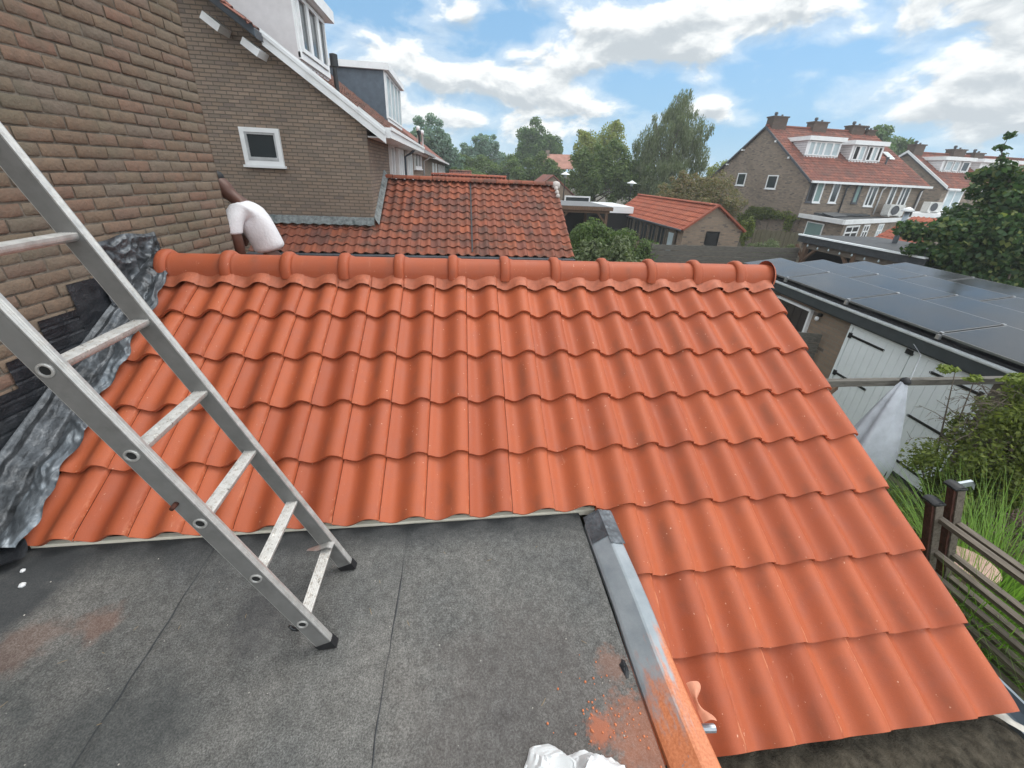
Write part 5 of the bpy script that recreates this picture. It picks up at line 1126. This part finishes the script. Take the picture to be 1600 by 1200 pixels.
# solar panels (tilted rows)
PW, PL, PR = 1.0, 1.64, .17
for col in range(4):
    for k in range(4):
        a_ = .867+(k-1)*1.68; x0_ = -.05+col*1.20; jz = rnd.uniform(-.004, .004)
        if col == 0 and k == 0: a_ = .867-1.68
        o = Vector((x0_, a_, 2.50+jz)); ex_ = Vector((.985, 0, .165)); ey_ = Vector((0, PL, 0)); nn = ex_.cross(ey_).normalized()
        mb = MB(); mb.obox(o-nn*.035, ex_, ey_, nn*.034); f_ = L_('solar_panel', mb, M['frame_edge'])
        mb = MB(); e = .014; i0 = mb.vs([o+ex_*e+ey_*.009, o+ex_*(1-e)+ey_*.009, o+ex_*(1-e)+ey_*(1-.009), o+ex_*e+ey_*(1-.009)])
        for v in mb.v: v += nn*.0015
        mb.face((i0, i0+1, i0+2, i0+3)); build('glass_face', mb, M['panel'], f_, local=True)
        mb = MB()
        for sx in (.03, .97): mb.obox(o+ex_*sx-Vector((.02, .03, 0))+nn*.002, (.045, 0, 0), (0, .035, 0), (0, 0, .012))
        mb.obox(o+Vector((-.03, -.05, -.09)), (.05, 0, 0), (0, .05, 0), (0, 0, .07)); build('clamp', mb, M['clamp'], f_, local=True)
mb = MB()
for col in range(4):
    mb.box((.0+col*1.2, -.8, 2.33), (.06+col*1.2, 6.2, 2.40)); mb.poly([(.95+col*1.2, -.8, 2.33), (.95+col*1.2, 6.0, 2.33), (.95+col*1.2, 6.0, 2.62), (.95+col*1.2, -.8, 2.62)])
L_('panel_mount', mb, M['black'])
# dark board fence piece standing off the garage wall
fb = thing('board_screen', 'short dark board screen standing against the garage wall by the lamp', 'screen', (6.6, 6.7, 0))
for i in range(6):
    mb = MB(); z_ = .5+i*.215
    p = Vector((7.18, 3.78, 0))+Vector((sin(AZG), cos(AZG), 0))*2.80; n_ = Vector((cos(AZG), -sin(AZG), 0))
    mb.bar(p-n_*1.0+Vector((0, .25, z_)), p-n_*.02+Vector((0, 0, z_)), .03, .20-.01*(i % 2)); build('board', mb, M['wood_grey_x'], fb)

# ------------------------------------------------------------------ garden at right: beam, parasol, shrubs, slatted frame, grass
bm = thing('timber_beam', 'weathered timber beam crossing in front of the white garage doors', 'beam', (5.4, 3.5, 0))
mb = MB(); mb.bar((3.4, 3.5, 2.36), (7.0, 3.5, 2.335), .07, .075); build('crossbar', mb, M['wood_grey_x'], bm)
mb = MB(); mb.box((6.7, 3.46, 0), (6.79, 3.54, 2.34)); mb.box((3.42, 3.46, 0), (3.51, 3.54, 2.34)); build('post', mb, M['wood_grey'], bm)
mb = MB(); mb.bar((3.9, 3.35, 2.04), (4.50, 3.6, 2.24), .05, .07); one('broken_board', mb, M['wood_brown'], 'short broken board end sticking out from the tiles below the beam', 'board')
pa = thing('closed_parasol', 'closed garden parasol in a pale grey cover beside the timber beam', 'parasol', (5.1, 3.38, 0))
def cover(u, v):
    a = 2*pi*u; z = 2.42-1.75*v; r_ = .035+.34*min(1, v*1.6)**.8-.05*max(0, v-.7)
    r_ *= 1+.11*sin(a*5+v*1.5)+.06*sin(a*9-v*3)
    x = 5.10-.06*v; return (x+r_*cos(a)*1.0, 3.38+r_*sin(a)*.55, z)
mb = MB(); mb.grid(cover, 54, 26); build('cover', mb, M['cloth_grey'], pa, smooth=True)
mb = MB(); mb.grid(lambda u, v: (5.30-.26*v*u+.02-.018*v+.06*u, 3.38-.175*(.25+.75*min(1, u*1.6))-.006, 2.15-1.2*u), 20, 1); 
mb = MB(); mb.tube([(5.20+.0*k, 3.38-(.02+.33*min(1, (.12+k*.07)*1.5)**.85*.55)-.002, 2.42-1.75*(.12+k*.07)) for k in range(6, 12)], .010, 6); build('zip', mb, M['black'], pa, smooth=True)
mb = MB(); mb.lathe((5.12, 3.38, 2.40), [(.05, 0), (.055, .02), (.04, .05), (.015, .07), (.001, .07)], 10); build('cap', mb, M['rubber'], pa, smooth=True)
mb = MB(); mb.tube([(5.1, 3.38, 0), (5.12, 3.38, .9)], .025, 8); mb.lathe((5.1, 3.38, 0), [(.25, 0), (.25, .06), (.05, .09)], 14); build('pole', mb, M['zinc'], pa, smooth=True)
mb = MB(); mb.tube([(5.13, 3.35, 2.46), (5.33, 3.5, 2.70), (5.30, 3.6, 2.80)], .0022, 5); one('cord', mb, M['cloth_grey'], 'thin grey cord running from the parasol top toward the garage', 'cord')
bush('shrub', 'dense dark green shrub at the right edge in front of the garage doors', 'shrub', [((6.1, 2.95, 1.7), (.75, .45, .8)), ((6.5, 2.6, 2.05), (.6, .4, .6)), ((6.0, 2.5, 1.0), (.7, .5, .8)), ((6.9, 2.6, 1.6), (.6, .5, 1.0)), ((6.35, 2.9, 2.4), (.5, .3, .3)), ((6.9, 2.5, 2.6), (.5, .35, .4))], 15000, .034, 'leaf_bush', 150, .24, asp=.5, stems=14)
bush('shrub', 'sprig of fresh yellow green leaves on top of the dense shrub', 'shrub', [((6.25, 3.0, 2.85), (.14, .1, .16)), ((6.05, 3.05, 2.62), (.2, .1, .08)), ((5.45, 3.3, 2.62), (.13, .06, .06)), ((5.75, 3.2, 2.55), (.12, .06, .05)), ((6.6, 2.75, 2.8), (.15, .1, .12))], 900, .030, 'leaf_yellow', 22, .4, stems=9)
mb = MB()
for i in range(60):
    p = Vector((rnd.uniform(5.6, 6.2), rnd.uniform(2.9, 3.2), rnd.uniform(1.7, 2.5))); d = Vector((-rnd.uniform(.3, .7), rnd.uniform(-.2, .2), rnd.uniform(-.15, .35)))
    q = p+d*rnd.uniform(.3, .75); mb.tube([p, p.lerp(q, .5)+Vector((0, 0, rnd.uniform(0, .06))), q], [.005, .004, .0015], 4)
    for j in range(3):
        s_ = p.lerp(q, rnd.uniform(.4, 1)); mb.tube([s_, s_+Vector((rnd.uniform(-.12, .02), rnd.uniform(-.05, .05), rnd.uniform(-.08, .1)))], [.003, .001], 4)
one('bare_twigs', mb, M['bark'], 'thin bare twigs reaching left from the dense shrub over the doors', 'twigs', loc=(5.8, 3, 0))
bush('heather', 'purple pink flowering heather clump below the dense shrub', 'flowering plant', [((5.25, 2.35, 1.05), (.28, .2, .22)), ((5.45, 2.1, 1.15), (.3, .2, .25)), ((4.95, 2.55, .9), (.2, .2, .28)), ((5.6, 2.2, 1.45), (.25, .15, .2))], 2600, .016, 'leaf_heather', 50, .35, stems=10)
bush('groundcover_shrub', 'low olive green garden plants right of the lower tile edge', 'shrub', [((4.7, 2.6, .55), (.6, .5, .5)), ((4.3, 2.1, .45), (.55, .6, .45)), ((5.2, 2.7, .6), (.6, .4, .6)), ((5.3, 2.0, .75), (.6, .5, .5)), ((3.9, 2.9, .3), (.5, .6, .3))], 9000, .028, 'leaf_bush', 120, .3, stems=10)
def grassc(name, label, cx_, cy_, n, L0, L1, spread, z0=0., kind=None, cat='grass'):
    mb = MB()
    for i in range(n):
        r_ = abs(rnd.gauss(0, spread)); a = rnd.uniform(0, 2*pi); p = Vector((cx_+r_*cos(a), cy_+r_*sin(a)*.8, z0)); L = rnd.uniform(L0, L1)
        a2 = a+rnd.gauss(0, .8); out_ = Vector((cos(a2), sin(a2), 0))*rnd.uniform(.15, .8); wv = Vector((-out_.y, out_.x, 0)).normalized()*rnd.uniform(.005, .011)
        pts = []
        for k in range(6):
            t = k/5; q = p+Vector((0, 0, L*(t-.38*t*t*out_.length*1.3)))+out_*L*t*t*.75; pts.append((q, wv*(1-t*.95)))
        i0 = mb.vs([x for q, w__ in pts for x in (q-w__, q+w__)])
        for k in range(5): mb.face((i0+2*k, i0+2*k+1, i0+2*k+3, i0+2*k+2))
    return one(name, mb, M['grass'], label, cat, kind=kind)
grassc('ornamental_grass', 'tall arching bright green ornamental grass clump at the right edge', 4.85, 1.75, 1700, 1.5, 2.5, .30, .0, None, 'ornamental grass')
grassc('ornamental_grass', 'shorter green grass clump behind the slatted frame rails', 4.6, .9, 700, .4, .9, .5, .0, None, 'ornamental grass')
grassc('grass', 'rough grass covering the garden beside the tiled extension', 4.0, 2.0, 2600, .15, .42, 1.1, 0., 'stuff')
# slatted timber frame
sf_ = thing('slatted_frame', 'weathered double slatted timber frame with black capped posts beside the tiles', 'fence', (3.8, 1.6, 0))
def lean(mb):
    for v in mb.v: v.x += (2.25-v.z)*.45
    return mb
for (x_, y_, zt) in ((3.64, 1.90, 2.24), (3.82, 1.90, 2.385)):
    mb = MB(); mb.box((x_-.040, y_-.055, 0), (x_-.016, y_-.005, zt)); pp = build('post', lean(mb), M['wood_red'], sf_)
    mb = MB(); mb.box((x_-.0155, y_-.065, 0), (x_+.055, y_+.005, zt-.006)); build('post_cladding', lean(mb), M['wood_grey'], pp)
    mb = MB()
    mb.grid(lambda u, v: (x_-.047+.110*u, y_-.072+.088*v, zt+.004+.020*sin(pi*u)+.005*sin(pi*v)), 8, 4); mb.prism([(0, 0, -.014), (.110, 0, -.014), (.110, 0, .006), (0, 0, .006)], (x_-.047, y_-.072, zt), (x_-.047, y_+.016, zt))
    build('post_cap', lean(mb), M['rubber'], pp, smooth=True)
for x_, zs in ((3.69, (2.06, 1.66, 1.385, 1.11, .88, .64)), (3.86, (1.995, 1.615, 1.33, 1.03, .80))):
    for z_ in zs:
        mb = MB(); mb.bar((x_, 1.86, z_), (x_, -.6, z_+.01), .062, .045); build('slat', lean(mb), M['wood_grey'], sf_)
mb = MB(); mb.grid(lambda u, v: (3.87+.15*u, 1.88, 2.40+.02*u-.055*v-(.05*max(0, (u-.8)*5) if u > .8 else 0)), 10, 1)
n0 = len(mb.v); mb.v += [v_+Vector((0, .005, 0)) for v_ in mb.v]; mb.f += [tuple(k+n0 for k in f[::-1]) for f in mb.f]; mb.mi = [0]*len(mb.f)
mb.grid(lambda u, v: (3.87+.15*u, 1.872+.02*v, 2.402+.02*u-(.05*max(0, (u-.8)*5) if u > .8 else 0)), 10, 1)
build('metal_bracket', lean(mb), M['zinc'], sf_)
mb = MB(); mb.lathe((4.62, 1.93, 1.30), [(.001, 0), (.17, 0), (.19, .02), (.19, .05), (.16, .055), (.001, .05)], 24); ds = thing('garden_pedestal', 'round speckled terracotta top seen between the frame slats', 'garden table', (4.62, 1.93, 0)); build('round_top', mb, M['pink_stone'], ds, smooth=True, angle=40)
mb = MB(); mb.lathe((4.62, 1.93, 0), [(.14, 0), (.06, .2), (.05, 1.1), (.1, 1.30)], 12); build('pillar', mb, M['pink_stone'], ds, smooth=True)

# ------------------------------------------------------------------ WORKER bending at the wall corner
def skin(name, nodes, edges, m, parent, sub=2):
    me = bpy.data.meshes.new(name); inv = MW[parent.name].inverted(); me.from_pydata([tuple(inv @ Vector(p)) for p, r in nodes], edges, [])
    o = bpy.data.objects.new(name, me); sc.collection.objects.link(o); o.parent = parent; MW[o.name] = MW[parent.name]
    md = o.modifiers.new('s', 'SKIN'); me.materials.append(m)
    for i, (p, r) in enumerate(nodes):
        me.skin_vertices[0].data[i].radius = r if isinstance(r, tuple) else (r, r)
    me.skin_vertices[0].data[0].use_root = True; md.use_smooth_shade = True
    s = o.modifiers.new('b', 'SUBSURF'); s.levels = sub; s.render_levels = sub
    return o
wk = thing('person', 'person in white t-shirt and dark trousers bending over at the brick corner', 'person', (-1.85, 4.3, 2.9))
Yp = 4.32
body = [((-1.975, Yp, 3.58), .05), ((-2.015, Yp, 3.74), .06), ((-2.065, Yp, 3.90), .07), ((-2.115, Yp, 4.00), .08), ((-2.185, Yp, 4.09), .060), ((-2.245, Yp, 4.14), .072), ((-2.275, Yp, 4.185), .092), ((-2.365, Yp, 4.27), .088), ((-2.385, Yp+.0, 4.33), .05),
        ((-2.150, Yp-.15, 3.99), .066), ((-2.175, Yp-.20, 3.82), .062), ((-2.165, Yp-.19, 3.69), .056), ((-2.19, Yp-.14, 3.50), .046), ((-2.345, Yp-.10, 3.42), .032),
        ((-2.165, Yp+.17, 3.99), .066), ((-2.235, Yp+.20, 3.80), .048), ((-2.305, Yp+.17, 3.60), .038),
        ((-1.905, Yp-.10, 3.45), .07), ((-1.965, Yp-.12, 3.18), .06), ((-1.905, Yp-.12, 2.93), .045), ((-1.905, Yp+.10, 3.45), .07), ((-1.965, Yp+.12, 3.18), .06), ((-1.905, Yp+.12, 2.93), .045)]
be = [(0, 1), (1, 2), (2, 3), (3, 4), (4, 5), (5, 6), (6, 7), (7, 8), (3, 9), (9, 10), (10, 11), (11, 12), (12, 13), (3, 14), (14, 15), (15, 16), (0, 17), (17, 18), (18, 19), (0, 20), (20, 21), (21, 22)]
skin('body', body, be, M['skin'], wk)
sh_ = [((-1.955, Yp, 3.585), (.125, .165)), ((-1.975, Yp, 3.66), (.118, .160)), ((-2.01, Yp, 3.77), (.122, .160)), ((-2.06, Yp, 3.89), (.128, .165)), ((-2.115, Yp, 3.99), (.120, .150)), ((-2.17, Yp, 4.07), (.085, .10)),
       ((-2.150, Yp-.11, 4.00), .105), ((-2.170, Yp-.18, 3.91), .090), ((-2.175, Yp-.20, 3.81), .080), ((-2.175, Yp-.20, 3.785), .078), ((-2.16, Yp+.14, 3.99), .09), ((-2.22, Yp+.20, 3.82), .075)]
skin('t_shirt', sh_, [(0, 1), (1, 2), (2, 3), (3, 4), (4, 5), (4, 6), (6, 7), (7, 8), (8, 9), (4, 10), (10, 11)], M['shirt'], wk)
skin('trousers', [((-1.945, Yp, 3.47), (.150, .18)), ((-1.905, Yp-.10, 3.44), .115), ((-1.965, Yp-.12, 3.18), .09), ((-1.905, Yp-.12, 2.97), .07), ((-1.905, Yp+.10, 3.44), .115), ((-1.965, Yp+.12, 3.18), .09), ((-1.905, Yp+.12, 2.97), .07), ((-1.945, Yp, 3.565), (.132, .172))], [(7, 0), (0, 1), (1, 2), (2, 3), (0, 4), (4, 5), (5, 6)], M['trousers'], wk)
skin('hair', [((-2.300, Yp, 4.225), .070), ((-2.340, Yp, 4.285), .092), ((-2.365, Yp, 4.33), .065)], [(0, 1), (1, 2)], M['hair'], wk)

# ------------------------------------------------------------------ haze
mb = MB(); mb.box((-140, -60, -1.5), (160, 150, 30)); hz_ = build('haze', mb, plain('haze_air', (1, 1, 1)), loc=(0, 0, 0)); hz_['kind'] = 'stuff'
hm = bpy.data.materials.new('haze_volume'); hm.use_nodes = True; ht = hm.node_tree; ht.nodes.clear()
pv = ht.nodes.new('ShaderNodeVolumePrincipled'); pv.inputs['Color'].default_value = (.93, .96, 1, 1); pv.inputs['Density'].default_value = .0015; pv.inputs['Anisotropy'].default_value = .2
ho = ht.nodes.new('ShaderNodeOutputMaterial'); ht.links.new(pv.outputs[0], ho.inputs['Volume']); hz_.data.materials.clear(); hz_.data.materials.append(hm)
